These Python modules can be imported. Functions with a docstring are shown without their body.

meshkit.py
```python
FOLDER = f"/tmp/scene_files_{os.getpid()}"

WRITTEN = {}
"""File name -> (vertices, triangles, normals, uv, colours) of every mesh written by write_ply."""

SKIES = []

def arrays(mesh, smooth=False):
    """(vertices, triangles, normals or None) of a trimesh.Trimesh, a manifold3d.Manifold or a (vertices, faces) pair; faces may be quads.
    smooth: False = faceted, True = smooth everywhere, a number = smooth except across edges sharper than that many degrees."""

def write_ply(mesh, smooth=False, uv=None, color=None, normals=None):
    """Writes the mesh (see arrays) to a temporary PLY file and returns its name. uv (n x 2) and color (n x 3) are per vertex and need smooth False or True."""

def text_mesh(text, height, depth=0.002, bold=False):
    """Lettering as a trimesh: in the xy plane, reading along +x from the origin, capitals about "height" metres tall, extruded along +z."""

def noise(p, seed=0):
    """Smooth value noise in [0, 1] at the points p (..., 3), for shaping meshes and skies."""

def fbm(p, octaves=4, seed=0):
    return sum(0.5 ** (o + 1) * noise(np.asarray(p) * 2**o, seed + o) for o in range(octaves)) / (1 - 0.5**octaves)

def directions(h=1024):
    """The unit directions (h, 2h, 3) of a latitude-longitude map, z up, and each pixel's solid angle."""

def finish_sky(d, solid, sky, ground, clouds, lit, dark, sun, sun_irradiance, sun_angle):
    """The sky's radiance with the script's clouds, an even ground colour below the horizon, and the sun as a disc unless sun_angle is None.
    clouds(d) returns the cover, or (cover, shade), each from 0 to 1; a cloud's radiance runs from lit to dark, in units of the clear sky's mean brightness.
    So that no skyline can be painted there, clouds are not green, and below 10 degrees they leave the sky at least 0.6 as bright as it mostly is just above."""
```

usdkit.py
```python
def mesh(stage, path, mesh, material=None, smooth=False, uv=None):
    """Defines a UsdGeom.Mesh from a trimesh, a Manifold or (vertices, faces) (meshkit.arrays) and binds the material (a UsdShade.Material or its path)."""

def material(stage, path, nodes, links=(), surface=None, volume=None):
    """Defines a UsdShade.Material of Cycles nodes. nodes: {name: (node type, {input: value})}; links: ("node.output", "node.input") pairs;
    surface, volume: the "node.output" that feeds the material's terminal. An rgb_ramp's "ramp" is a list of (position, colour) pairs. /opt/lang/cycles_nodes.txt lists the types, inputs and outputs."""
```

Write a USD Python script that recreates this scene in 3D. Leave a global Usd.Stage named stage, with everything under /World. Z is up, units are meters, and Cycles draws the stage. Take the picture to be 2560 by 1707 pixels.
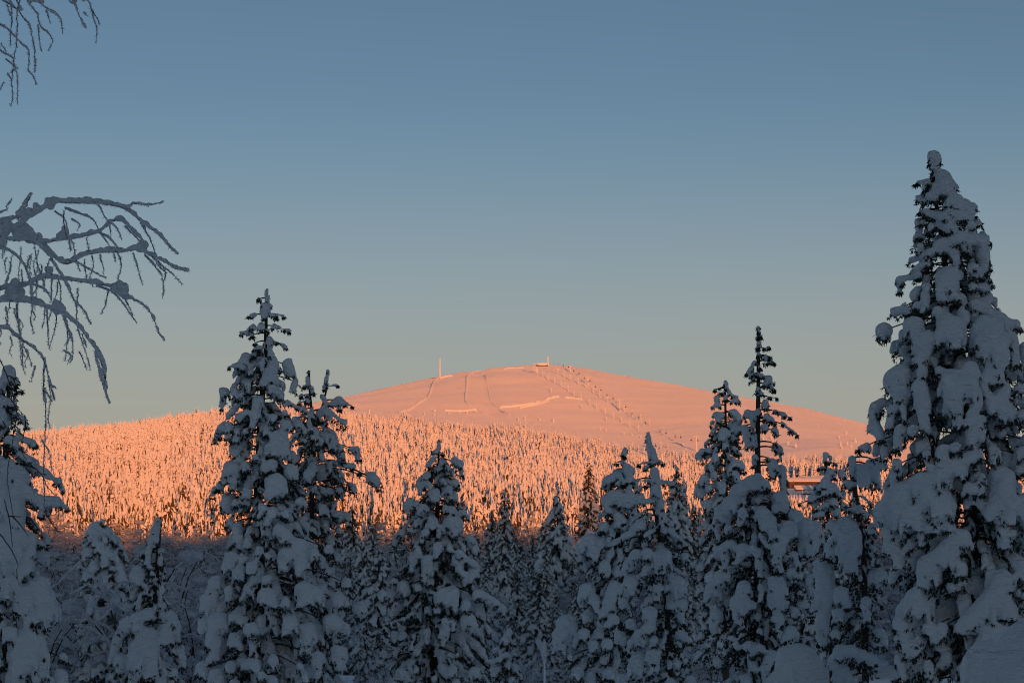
import math, numpy as np, trimesh, usdkit, meshkit
from pxr import Usd, UsdGeom, UsdLux, UsdShade, Sdf, Gf, Vt

stage = Usd.Stage.CreateInMemory()
UsdGeom.SetStageUpAxis(stage, UsdGeom.Tokens.z)
UsdGeom.SetStageMetersPerUnit(stage, 1.0)
world = UsdGeom.Xform.Define(stage, '/World')
stage.SetDefaultPrim(world.GetPrim())

# ------------------------------------------------------------------ camera, sky, sun, exposure
F, CX, CY = 4777.0, 1280.0, 853.5                 # focal length and centre in pixels of the 2560 x 1707 photograph
PITCH = math.atan(426.5 / F)                      # the eye-level line lies at row 1280
SUN_EL, SUN_AZ = math.radians(2.7), math.radians(-11)   # low sun behind the camera, a little to its right
SUN = np.array([-math.sin(SUN_AZ) * math.cos(SUN_EL), -math.cos(SUN_AZ) * math.cos(SUN_EL), math.sin(SUN_EL)])
SUN_POWER, SUN_COLOR = 0.66, (1.0, 0.262, 0.045)
SKY_STRENGTH, EXPOSURE = 0.083, 0.52

cam = UsdGeom.Camera.Define(stage, '/World/camera')
cam.AddRotateXOp().Set(90.0 + math.degrees(PITCH))
cam.CreateHorizontalApertureAttr(36.0)
cam.CreateVerticalApertureAttr(36.0 * 682 / 1024)
cam.CreateFocalLengthAttr(36.0 * F / 2560)
cam.CreateClippingRangeAttr(Gf.Vec2f(0.1, 30000))
cam.CreateExposureAttr(EXPOSURE)

usdkit.material(stage, '/World/Looks/sky',          # clear sky with a thin even veil of ice haze low down, all the way round
    {'sky': ('sky_texture', {'sky_type': 'single_scattering', 'sun_disc': False, 'sun_elevation': SUN_EL,
                             'sun_rotation': math.atan2(SUN[0], SUN[1]), 'altitude': 300.0,
                             'air_density': 0.6, 'aerosol_density': 0.42, 'ozone_density': 1.2}),
     'co': ('texture_coordinate', {}), 'xyz': ('separate_xyz', {}),
     'low': ('map_range', {'range_type': 'smoothstep', 'from_min': 0.22, 'from_max': 0.0, 'to_min': 0.0, 'to_max': 0.84, 'clamp': True}),
     'st': ('mapping', {'scale': (1.5, 1.5, 14.0)}), 'n': ('noise_texture', {'scale': 1.6, 'detail': 2.0}),
     'nr': ('map_range', {'from_min': 0.3, 'from_max': 0.7, 'to_min': 0.995, 'to_max': 1.005}),
     'mul': ('math', {'math_type': 'multiply'}),
     'veil': ('mix', {'mix_type': 'mix', 'color2': (3.1, 2.76, 2.5)}),
     'bg': ('background_shader', {'strength': SKY_STRENGTH})},
    [('co.generated', 'xyz.vector'), ('xyz.z', 'low.value'), ('co.generated', 'st.vector'), ('st.vector', 'n.vector'), ('n.fac', 'nr.value'),
     ('low.result', 'mul.value1'), ('nr.result', 'mul.value2'), ('mul.value', 'veil.fac'), ('sky.color', 'veil.color1'), ('veil.color', 'bg.color')], surface='bg.background')
dome = UsdLux.DomeLight.Define(stage, '/World/sky')
UsdShade.MaterialBindingAPI.Apply(dome.GetPrim()).Bind(UsdShade.Material.Get(stage, '/World/Looks/sky'))
dome.GetPrim().SetCustomDataByKey('kind', 'structure')

sun = UsdLux.DistantLight.Define(stage, '/World/sun')
sun.CreateNormalizeAttr(True)
sun.CreateIntensityAttr(SUN_POWER)
sun.CreateAngleAttr(0.5)
sun.CreateColorAttr(Gf.Vec3f(*SUN_COLOR))
sun.AddTransformOp().Set(Gf.Matrix4d().SetRotate(Gf.Rotation(Gf.Vec3d(0, 0, 1), Gf.Vec3d(*map(float, SUN)))))

# ------------------------------------------------------------------ helpers
SP, CP = math.sin(PITCH), math.cos(PITCH)

def at(px, py, y):
    """The point seen at pixel (px, py) of the photograph that lies y metres ahead of the camera."""
    px, py, y = np.broadcast_arrays(np.asarray(px, float), np.asarray(py, float), np.asarray(y, float))
    a, b = (px - CX) / F, (CY - py) / F
    t = y / (CP - b * SP)
    return np.stack([a * t, y, (SP + b * CP) * t], -1)

def z_at(row, y):
    b = (CY - np.asarray(row, float)) / F
    return y * (SP + b * CP) / (CP - b * SP)

TAKEN = {}
def path_of(name, parent=None):
    base = (str(parent) if parent else '/World') + '/' + name
    n = TAKEN.get(base, 0)
    TAKEN[base] = n + 1
    return base if n == 0 else f'{base}_{n:03d}'

def mark(prim, label=None, category=None, group=None, kind=None):
    for k, v in (('label', label), ('category', category), ('group', group), ('kind', kind)):
        if v:
            prim.SetCustomDataByKey(k, v)
    return prim

def thing(name, label, category, loc=(0, 0, 0), group=None, rot=None, scale=None):
    x = UsdGeom.Xform.Define(stage, path_of(name))
    x.AddTranslateOp().Set(Gf.Vec3d(*map(float, loc)))
    if rot is not None:
        x.AddRotateZOp().Set(float(rot))
    if scale is not None:
        x.AddScaleOp().Set(Gf.Vec3f(*map(float, np.broadcast_to(scale, 3))))
    mark(x.GetPrim(), label, category, group)
    return x.GetPrim()

def obj(name, mesh, mat, parent=None, smooth=False, **marks):
    """One Mesh prim; below a thing the vertices are given relative to that thing's base."""
    m = usdkit.mesh(stage, path_of(name, parent.GetPath() if parent else None), mesh, '/World/Looks/' + mat, smooth)
    return mark(m.GetPrim(), **marks)

def copy_of(source, name, label, category, loc, rot, scale, group=None):
    p = thing(name, label, category, loc, group, rot, scale)
    p.GetReferences().AddInternalReference(source.GetPath())
    p.SetInstanceable(True)
    return p

class Soup:
    """Collects triangles of many pieces of one mesh."""
    def __init__(self):
        self.v, self.f, self.n = [], [], 0
    def add(self, v, f):
        v, f = np.asarray(v, float), np.asarray(f, int)
        if f.shape[1] == 4:
            f = np.vstack([f[:, [0, 1, 2]], f[:, [0, 2, 3]]])
        self.v.append(v); self.f.append(f + self.n); self.n += len(v)
        return self
    def mesh(self):
        return np.vstack(self.v), np.vstack(self.f)

def tube(p, r, sides=6, jitter=None):
    """A tapering tube along the polyline p, closed at both ends."""
    p = np.asarray(p, float)
    r = np.broadcast_to(np.asarray(r, float), (len(p),))
    t = np.gradient(p, axis=0)
    t /= np.linalg.norm(t, axis=1, keepdims=True) + 1e-12
    ref = np.where(np.abs(t[:, 2:]) < 0.9, [0, 0, 1.0], [0, 1.0, 0])
    a = np.cross(t, ref); a /= np.linalg.norm(a, axis=1, keepdims=True) + 1e-12
    b = np.cross(t, a)
    ang = np.arange(sides) * 2 * np.pi / sides
    rr = r[:, None] * (np.ones((len(p), sides)) if jitter is None else jitter)
    v = p[:, None] + rr[..., None] * (np.cos(ang)[None, :, None] * a[:, None] + np.sin(ang)[None, :, None] * b[:, None])
    i, j = np.meshgrid(np.arange(len(p) - 1), np.arange(sides), indexing='ij')
    q = np.stack([i * sides + j, i * sides + (j + 1) % sides, (i + 1) * sides + (j + 1) % sides, (i + 1) * sides + j], -1).reshape(-1, 4)
    f = np.vstack([q[:, [0, 2, 1]], q[:, [0, 3, 2]]])
    v = v.reshape(-1, 3)
    n = len(v)
    v = np.vstack([v, p[:1], p[-1:]])
    k = np.arange(sides)
    f = np.vstack([f, np.stack([k, (k + 1) % sides, np.full(sides, n)], 1), np.stack([n - sides + (k + 1) % sides, n - sides + k, np.full(sides, n + 1)], 1)])
    return v, f

def box(size, center):
    m = trimesh.creation.box(size)
    return np.array(m.vertices) + np.asarray(center, float), np.array(m.faces)

def smoothpath(p, n):
    """Catmull-Rom through the given points, n samples."""
    p = np.asarray(p, float)
    if len(p) == 2:
        t = np.linspace(0, 1, n)[:, None]
        return p[0] * (1 - t) + p[1] * t
    q = np.vstack([2 * p[0] - p[1], p, 2 * p[-1] - p[-2]])
    d = np.r_[0, np.cumsum(np.linalg.norm(np.diff(p, axis=0), axis=1))]
    s = np.interp(np.linspace(0, d[-1], n), d, np.arange(len(p)))
    i = np.minimum(s.astype(int), len(p) - 2)
    t = (s - i)[:, None]
    a, b, c, e = q[i], q[i + 1], q[i + 2], q[i + 3]
    return 0.5 * (2 * b + (c - a) * t + (2 * a - 5 * b + 4 * c - e) * t ** 2 + (3 * b - a - 3 * c + e) * t ** 3)

def snow_material(name, color, bump=0.25, scale=6.0, rough=0.75, spot=0.04, layers=1.0, matte=0.5):
    usdkit.material(stage, '/World/Looks/' + name, {
        'co': ('texture_coordinate', {}), 'ma': ('mapping', {'scale': (1.0, 1.0, layers)}),
        'n1': ('noise_texture', {'scale': scale, 'detail': 6.0, 'roughness': 0.66}),
        'n2': ('noise_texture', {'scale': scale * 0.22, 'detail': 3.0}),
        'r': ('rgb_ramp', {'ramp': [(0.3, tuple(c * (1 - spot) for c in color)), (0.7, tuple(min(c * (1 + spot * .6), .96) for c in color))]}),
        'b': ('bump', {'strength': bump, 'distance': 0.8 / scale}),
        'p': ('principled_bsdf', {'roughness': rough, 'specular_ior_level': 0.2, 'diffuse_roughness': matte})},
        [('co.object', 'ma.vector'), ('ma.vector', 'n1.vector'), ('co.object', 'n2.vector'), ('n2.fac', 'r.fac'), ('r.color', 'p.base_color'),
         ('n1.fac', 'b.height'), ('b.normal', 'p.normal')], surface='p.BSDF')

def plain_material(name, dark, light, scale=12.0, rough=0.8, bump=0.2, spec=0.25):
    usdkit.material(stage, '/World/Looks/' + name, {
        'co': ('texture_coordinate', {}),
        'n': ('noise_texture', {'scale': scale, 'detail': 5.0}),
        'r': ('rgb_ramp', {'ramp': [(0.3, dark), (0.7, light)]}),
        'b': ('bump', {'strength': bump, 'distance': 0.3 / scale}),
        'p': ('principled_bsdf', {'roughness': rough, 'specular_ior_level': spec})},
        [('co.object', 'n.vector'), ('n.fac', 'r.fac'), ('r.color', 'p.base_color'), ('n.fac', 'b.height'), ('b.normal', 'p.normal')], surface='p.BSDF')

snow_material('snow', (0.80, 0.87, 0.93), bump=1.0, scale=10.0, layers=2.6, matte=0.2)
snow_material('snow_ground', (0.80, 0.87, 0.93), bump=0.3, scale=0.9)
snow_material('far_snow', (0.80, 0.87, 0.93), bump=0.2, scale=0.4)
plain_material('needles', (0.016, 0.022, 0.017), (0.042, 0.054, 0.036), 9.0)
plain_material('bark', (0.030, 0.024, 0.020), (0.085, 0.070, 0.060), 30.0)
plain_material('twig', (0.022, 0.018, 0.017), (0.055, 0.045, 0.042), 40.0)
plain_material('frosted_twig', (0.32, 0.34, 0.38), (0.58, 0.62, 0.68), 25.0)
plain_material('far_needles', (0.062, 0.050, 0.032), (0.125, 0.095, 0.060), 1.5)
snow_material('rime', (0.74, 0.80, 0.86), bump=0.3, scale=30.0)

plain_material('wood', (0.10, 0.058, 0.036), (0.18, 0.105, 0.062), 6.0)
plain_material('wood_dark', (0.045, 0.032, 0.026), (0.10, 0.07, 0.05), 6.0)
plain_material('cabin_dark', (0.08, 0.08, 0.085), (0.13, 0.13, 0.14), 3.0, rough=.4)
usdkit.material(stage, '/World/Looks/window_glass', {'p': ('principled_bsdf', {'base_color': (0.05, 0.04, 0.038), 'roughness': 0.15, 'specular_ior_level': 0.5})}, [], surface='p.BSDF')

# ------------------------------------------------------------------ terrain: valley, wooded slope and bald fell ahead, a ridge behind the camera
U = np.array([-900, -300, 0, 120, 300, 580, 870, 1000, 1100, 1180, 1290, 1370, 1450, 1600, 1780, 1960, 2100, 2170, 2350, 2560, 3000, 3500], float)
CREST = np.array([1150, 1118, 1095, 1083, 1066, 1028, 996, 965, 946, 928, 921, 914, 922, 950, 986, 1016, 1050, 1068, 1110, 1150, 1200, 1230], float)
R_CREST = np.array([2000, 2000, 2000, 2000, 2020, 2080, 2350, 2420, 2450, 2460, 2480, 2490, 2480, 2440, 2380, 2330, 2300, 2280, 2250, 2200, 2200, 2200], float)
TREELINE = np.array([1158, 1126, 1103, 1091, 1074, 1037, 1040, 1046, 1052, 1058, 1066, 1074, 1088, 1118, 1140, 1150, 1160, 1168, 1185, 1205, 1230, 1245], float)
R_TREE = np.array([1900, 1900, 1900, 1900, 1900, 1950, 2000, 2000, 2000, 2000, 1990, 1980, 1950, 1880, 1750, 1600, 1500, 1480, 1450, 1450, 1450, 1450], float)
LODGE_U = (1935, 2330)

def soft(u, values, width=45):
    return sum(w * np.interp(u + d * width, U, values) for d, w in ((-1.5, .1), (-.75, .22), (0, .36), (.75, .22), (1.5, .1)))

def terrain(x, y):
    """Height of the snow surface."""
    x, y = np.broadcast_arrays(np.asarray(x, float), np.asarray(y, float))
    yy = np.maximum(y, 60.0)
    u = CX + 4760.0 * x / yy
    rc, rt = soft(u, R_CREST) * 1.05, soft(u, R_TREE)
    zc, zt = z_at(soft(u, CREST), rc), z_at(soft(u, TREELINE), rt)
    # profile: [420: -9.7] [800: row 1262] [rt: treeline] [rc: crest], joined as a monotone curve
    y1 = 420.0; z1 = -9.8
    y2 = 880.0; z2 = z_at(1247.0, y2)
    def seg(y, ya, za, yb, zb, ma, mb):
        h = yb - ya; t = np.clip((y - ya) / h, 0, 1)
        return (2*t**3-3*t**2+1)*za + (t**3-2*t**2+t)*h*ma + (-2*t**3+3*t**2)*zb + (t**3-t**2)*h*mb
    m2 = 0.045
    mt = np.minimum((zc - zt) / (rc - rt), 3 * (zt - z2) / (rt - y2)) * 0.9
    far = np.where(y < y2, seg(y, y1, z1, y2, z2, 0.004, m2), np.where(y < rt, seg(y, y2, z2, rt, zt, m2, mt), seg(y, rt, zt, rc, zc, mt, 0.02)))
    over = np.clip(y - rc, 0, None)
    far = far - 0.02 * over - 0.00006 * over ** 2 * np.exp(-over / 900)
    far = np.maximum(far, -30.0)
    near = np.interp(y, [-15, 0, 12, 30, 60, 150, 300, 420], [-1.5, -1.75, -2.35, -3.4, -5.2, -8.3, -9.6, -9.8])
    back = np.interp(-y, [0, 20, 100, 220, 330, 400, 480, 700, 1500], [-1.75, -1.6, -0.5, 4.0, 17.0, 25.0, 26.0, 23.0, 20.0])
    z = np.where(y < 0, back, np.where(y < y1, near, far))
    p = np.stack([x, y, 0 * x], -1)
    d = np.clip(np.abs(y) / 1200.0, 0.05, 1.0)
    z = z + (meshkit.fbm(p / 130.0, 3, 5) - .5) * 7.0 * d * np.clip((y - 150) / 400, 0, 1) * np.where(y > rt, 0.55, 1)
    z = z + (meshkit.fbm(p / 9.0, 3, 11) - .5) * 0.9 * np.clip(1 - np.abs(y - 60) / 400, 0, 1) * np.clip((np.abs(y) - 2) / 10, 0, 1)
    # groomed run: a broad shallow trough down the fell, and wind ribs
    run = np.exp(-((u - np.interp(y, [1950, 2200, 2400, 2600], [1262, 1216, 1196, 1190])) / 21.0) ** 4) * np.clip((y - rt) / 100, 0, 1)
    z = z - 3.0 * run
    z = z + (meshkit.fbm(np.stack([x / 60.0, y / 14.0, 0 * x], -1), 3, 21) - .5) * 2.6 * np.clip((y - rt) / 60, 0, 1)
    z = z + (meshkit.fbm(np.stack([x / 200.0, y / 70.0, 0 * x + 3], -1), 2, 33) - .5) * 9.0 * np.clip((y - rt) / 150, 0, 1) * np.clip((rc - y) / 120, 0, 1)
    return z

ys = np.unique(np.concatenate([np.arange(-1500, -200, 60.0), np.arange(-200, 0, 5.0), np.arange(0, 160, 2.2), np.arange(160, 480, 7.0), np.arange(480, 1900, 13.0), np.arange(1900, 2740, 8.0), np.arange(2740, 3200, 40), np.arange(3200, 9001, 290)]))
ts = np.linspace(-1, 1, 340)
T_, Y_ = np.meshgrid(ts, ys)
X_ = T_ * (70 + np.where(Y_ < 0, 0.35 * -Y_ + 60 * np.clip(-Y_ / 60, 0, 1), 0.42 * Y_))
Z_ = terrain(X_, Y_)
TERRAIN_V = np.stack([X_, Y_, Z_], -1).reshape(-1, 3)
i, j = np.meshgrid(np.arange(len(ys) - 1), np.arange(len(ts) - 1), indexing='ij')
k = i * len(ts) + j
TERRAIN_F = np.stack([k, k + 1, k + len(ts) + 1, k + len(ts)], -1).reshape(-1, 4)
obj('snowy_ground', (TERRAIN_V, TERRAIN_F), 'snow_ground', smooth=True, label='snow covered valley floor, wooded slope and bald fell', kind='structure')

# ------------------------------------------------------------------ the sunlit forest on the slope
def skirt_tree(seed, h=9.0, r=1.1, tiers=11, seg=10, snow=0.75, top=0.04, bare=0.97):
    """A narrow rimed spruce: drooping irregular skirts, snow over dark needles, round a thin trunk."""
    g = np.random.default_rng(seed)
    sn, nd = Soup(), Soup()
    lean = g.normal(0, 0.012, 2)
    for k in range(tiers):
        t = k / (tiers - 1)
        z0 = h * (0.08 + 0.90 * t)
        rad = r * (1 - t) ** 0.75 * (0.85 + 0.3 * g.random()) + top * r
        drop = h / tiers * (1.15 + 0.5 * g.random())
        a = np.arange(seg) * 2 * np.pi / seg + g.random() * 6
        rr = rad * (1 + g.normal(0, 0.26, seg)).clip(0.35, 1.6)
        dz = drop * (0.8 + 0.55 * g.random(seg))
        c = np.array([lean[0] * z0 + g.normal(0, .04 * r), lean[1] * z0 + g.normal(0, .04 * r), z0])
        for soup, grow, low, peak in ((sn, 1.0, 0.0, 0.30), (nd, bare, 0.22, -0.1)):
            keep = g.random(seg) < (0.72 if soup is nd else snow + 0.25 * t)
            if keep.sum() < 3:
                keep[:3] = True
            mid = np.stack([0.62 * grow * rr * np.cos(a), 0.62 * grow * rr * np.sin(a), -0.28 * dz - low * .5 * drop], 1) + c
            rim = np.stack([grow * rr * np.cos(a), grow * rr * np.sin(a), -dz - low * drop], 1) + c
            apex = c + [0, 0, peak * drop]
            v = np.vstack([apex, mid, rim])
            q = np.arange(seg)[keep]; n = (q + 1) % seg
            f = np.vstack([np.stack([0 * q, 1 + q, 1 + n], 1), np.stack([1 + q, 1 + seg + q, 1 + seg + n], 1), np.stack([1 + q, 1 + seg + n, 1 + n], 1)])
            soup.add(v, f)
    tip = h * 1.02
    sn.add(*tube([[lean[0]*h*.9, lean[1]*h*.9, h * 0.9], [lean[0]*h, lean[1]*h, tip]], [0.10 * r, 0.05 * r], 5))
    tr = tube([[0, 0, -0.6], [0, 0, h * 0.9]], [0.09 * r + .02, 0.02], 5)
    return sn.mesh(), nd.mesh(), tr

rng = np.random.default_rng(4)
def forest_sites(spacing, y0, y1):
    """Jittered grid over the wooded slope in view."""
    out = []
    y = y0
    while y < y1:
        half = 0.300 * y
        n = int(2 * half / spacing)
        x = np.linspace(-half, half, n) + rng.uniform(-.5, .5, n) * spacing
        out.append(np.stack([x, y + rng.uniform(-.5, .5, n) * spacing], 1))
        y += spacing
    return np.vstack(out)

P = np.vstack([forest_sites(3.7, 240, 560), forest_sites(4.6, 560, 2060)])
u = CX + 4760 * P[:, 0] / P[:, 1]
edge = soft(u, R_TREE) + (meshkit.fbm(np.stack([P[:, 0] / 50, P[:, 1] / 90, 0 * u], -1), 3, 3) - .5) * 190 - 18
gap = meshkit.fbm(np.stack([P[:, 0] / 30, P[:, 1] / 70, 0 * u], -1), 3, 9)
dens = np.clip(0.98 - np.clip((P[:, 1] - edge + 90) / 120, 0, 1), 0.0, 1) * np.where(gap > 0.36, 1, 0.25)
lodge = (u > 1890) & (u < 2330) & (P[:, 1] > 980) & (P[:, 1] < 1290)
clump = meshkit.fbm(np.stack([P[:, 0] / 22, P[:, 1] / 34, 0 * u], -1), 3, 77)
dens = dens * np.where(P[:, 1] < 400, np.clip((clump - .56 + .36 * np.clip((P[:, 1] - 250) / 150, 0, 1)) * 6, 0, 1), 1)
keep = (rng.random(len(P)) < dens) & ~lodge
P = P[keep]; u = u[keep]; edge = edge[keep]
size = np.clip(rng.normal(1.0, 0.27, len(P)), 0.4, 1.8) * np.interp(edge - P[:, 1], [-60, 0, 200], [0.45, 0.65, 1.0]) * np.interp(P[:, 1], [240, 420, 900], [0.42, 0.84, 1.0])
row_top = CY - F * np.tan(np.arctan((terrain(P[:, 0], P[:, 1]) + 8.8 * size) / P[:, 1]) - PITCH)
hides = (u > 1952) & (u < 2090) & (P[:, 1] < 1290) & (row_top < 1231)
P, size, u = P[~hides], size[~hides], u[~hides]
order = np.argsort(P[:, 1] / size)
P, size = P[order], size[order]
Z = terrain(P[:, 0], P[:, 1])
print('forest trees', len(P))
stage.CreateClassPrim('/World/kinds')
near_kinds = []
for k in range(5):
    s_, n_, t_ = skirt_tree(50 + k, 9.0 + 0.5 * (k % 3), 1.45 + 0.14 * (k % 3), 16, 16, 0.16 + 0.06 * k, bare=1.06)
    c = UsdGeom.Xform.Define(stage, f'/World/kinds/slope_spruce_{k:03d}')
    for nm, me, mt in (('trunk', t_, 'bark'), ('crown', n_, 'far_needles'), ('snow_cover', s_, 'far_snow')):
        usdkit.mesh(stage, f'{c.GetPath()}/{nm}', me, '/World/Looks/' + mt)
    near_kinds.append(c.GetPrim())
for k in range(2):
    s_, n_, t_ = skirt_tree(70 + k, 8.0, 1.6, 9, 10, 1.2)
    c = UsdGeom.Xform.Define(stage, f'/World/kinds/lone_spruce_{k:03d}')
    for nm, me, mt in (('trunk', t_, 'bark'), ('snow_cover', s_, 'far_snow')):
        usdkit.mesh(stage, f'{c.GetPath()}/{nm}', me, '/World/Looks/' + mt)
lone_kinds = [stage.GetPrimAtPath(f'/World/kinds/lone_spruce_{k:03d}') for k in range(2)]
NEAR = 300
for i in range(NEAR):
    p = thing('slope_spruce', 'small rimed spruce at the foot of the sunlit wooded slope', 'spruce tree', (P[i, 0], P[i, 1], Z[i] - .1), 'spruces at the foot of the sunlit slope', rng.uniform(0, 360), size[i])
    p.GetReferences().AddInternalReference(near_kinds[i % 5].GetPath())
    p.SetInstanceable(True)
pi = UsdGeom.PointInstancer.Define(stage, '/World/sunlit_forest')
mark(pi.GetPrim(), 'sunlit orange snowy spruce forest covering the slope below the fell', 'forest', kind='stuff')
protos = []
for k in range(10):                                     # the first four carry less rime
    s_, n_, t_ = skirt_tree(80 + k, 7.8 + 0.7 * (k % 3), 1.30 + 0.16 * (k % 4), 11 if k < 4 else 9, 11 if k < 4 else 9, 0.30 + .07 * k if k < 4 else 0.80 + 0.03 * k, bare=1.03 if k < 4 else .97)
    c = UsdGeom.Xform.Define(stage, f'/World/sunlit_forest/kinds/rimed_spruce_{k:03d}')
    for nm, me, mt in (('trunk', t_, 'bark'), ('crown', n_, 'far_needles'), ('snow_cover', s_, 'far_snow')):
        usdkit.mesh(stage, f'{c.GetPath()}/{nm}', me, '/World/Looks/' + mt)
    protos.append(c.GetPath())
R = slice(NEAR, None)
# the trees that stand on the ridge behind the camera and throw the shade belong to the same forest
B = np.stack([rng.uniform(-420, 420, 2200), rng.uniform(-480, -330, 2200)], 1)
Q = np.vstack([np.c_[P[R], Z[R] - .1], np.c_[B, terrain(B[:, 0], B[:, 1]) - .1]])
S = np.r_[size[R], rng.uniform(.45, .95, len(B))]
pi.CreatePrototypesRel().SetTargets(protos)
pi.CreateProtoIndicesAttr(Vt.IntArray.FromNumpy(np.where(rng.random(len(Q)) < np.interp(Q[:, 1], [420, 600, 900, 1500], [1.0, .75, .35, .12]), rng.integers(0, 4, len(Q)), rng.integers(4, 10, len(Q))).astype(np.int32)))
pi.CreatePositionsAttr(Vt.Vec3fArray.FromNumpy(Q.astype(np.float32)))
half = rng.uniform(0, np.pi, len(Q))
pi.CreateOrientationsAttr(Vt.QuathArray([Gf.Quath(float(np.cos(h)), 0, 0, float(np.sin(h))) for h in half]))
pi.CreateScalesAttr(Vt.Vec3fArray.FromNumpy(np.stack([S * rng.uniform(.85, 1.2, len(Q)), S * rng.uniform(.85, 1.2, len(Q)), S], 1).astype(np.float32)))

# ------------------------------------------------------------------ snow-laden spruces
def surface_nets(f, cell, origin):
    """The zero surface of the sampled field f (negative inside) as (vertices, quads)."""
    s = f < 0
    c = np.zeros(tuple(n - 1 for n in f.shape), np.uint8)
    sl = lambda d, n: slice(d, n - 1 + d)
    for a, b, e in np.ndindex(2, 2, 2):
        c += s[sl(a, f.shape[0]), sl(b, f.shape[1]), sl(e, f.shape[2])]
    act = np.argwhere((c > 0) & (c < 8))
    if not len(act):
        return np.zeros((0, 3)), np.zeros((0, 4), int)
    idx = np.full(c.shape, -1, np.int32)
    idx[tuple(act.T)] = np.arange(len(act))
    val = {k: f[act[:, 0] + k[0], act[:, 1] + k[1], act[:, 2] + k[2]] for k in np.ndindex(2, 2, 2)}
    pos, num = np.zeros((len(act), 3)), np.zeros(len(act))
    for k in val:
        for ax in range(3):
            if k[ax] == 0:
                q = list(k); q[ax] = 1
                a, b = val[k], val[tuple(q)]
                cross = (a < 0) != (b < 0)
                t = np.where(cross, a / np.where(cross, a - b, 1), 0)
                p = np.tile(np.array(k, float), (len(act), 1)); p[:, ax] = t
                pos[cross] += p[cross]; num += cross
    v = (act + pos / num[:, None]) * cell + origin
    quads = []
    for ax in range(3):
        u, w = [(1, 2), (2, 0), (0, 1)][ax]
        lo = [slice(1, -1)] * 3; lo[ax] = slice(0, -1)
        hi = list(lo); hi[ax] = slice(1, None)
        a, b = s[tuple(lo)], s[tuple(hi)]
        e = np.argwhere(a != b)
        inside = a[tuple(e.T)]
        off = np.ones(3, int); off[ax] = 0
        e = e + off
        def cellid(du, dw):
            g = e.copy(); g[:, u] -= du; g[:, w] -= dw
            return idx[tuple(g.T)]
        q = np.stack([cellid(0, 0), cellid(1, 0), cellid(1, 1), cellid(0, 1)], 1)
        q[~inside] = q[~inside][:, ::-1]
        quads.append(q)
    return v, np.vstack(quads)

from scipy import ndimage, sparse

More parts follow.
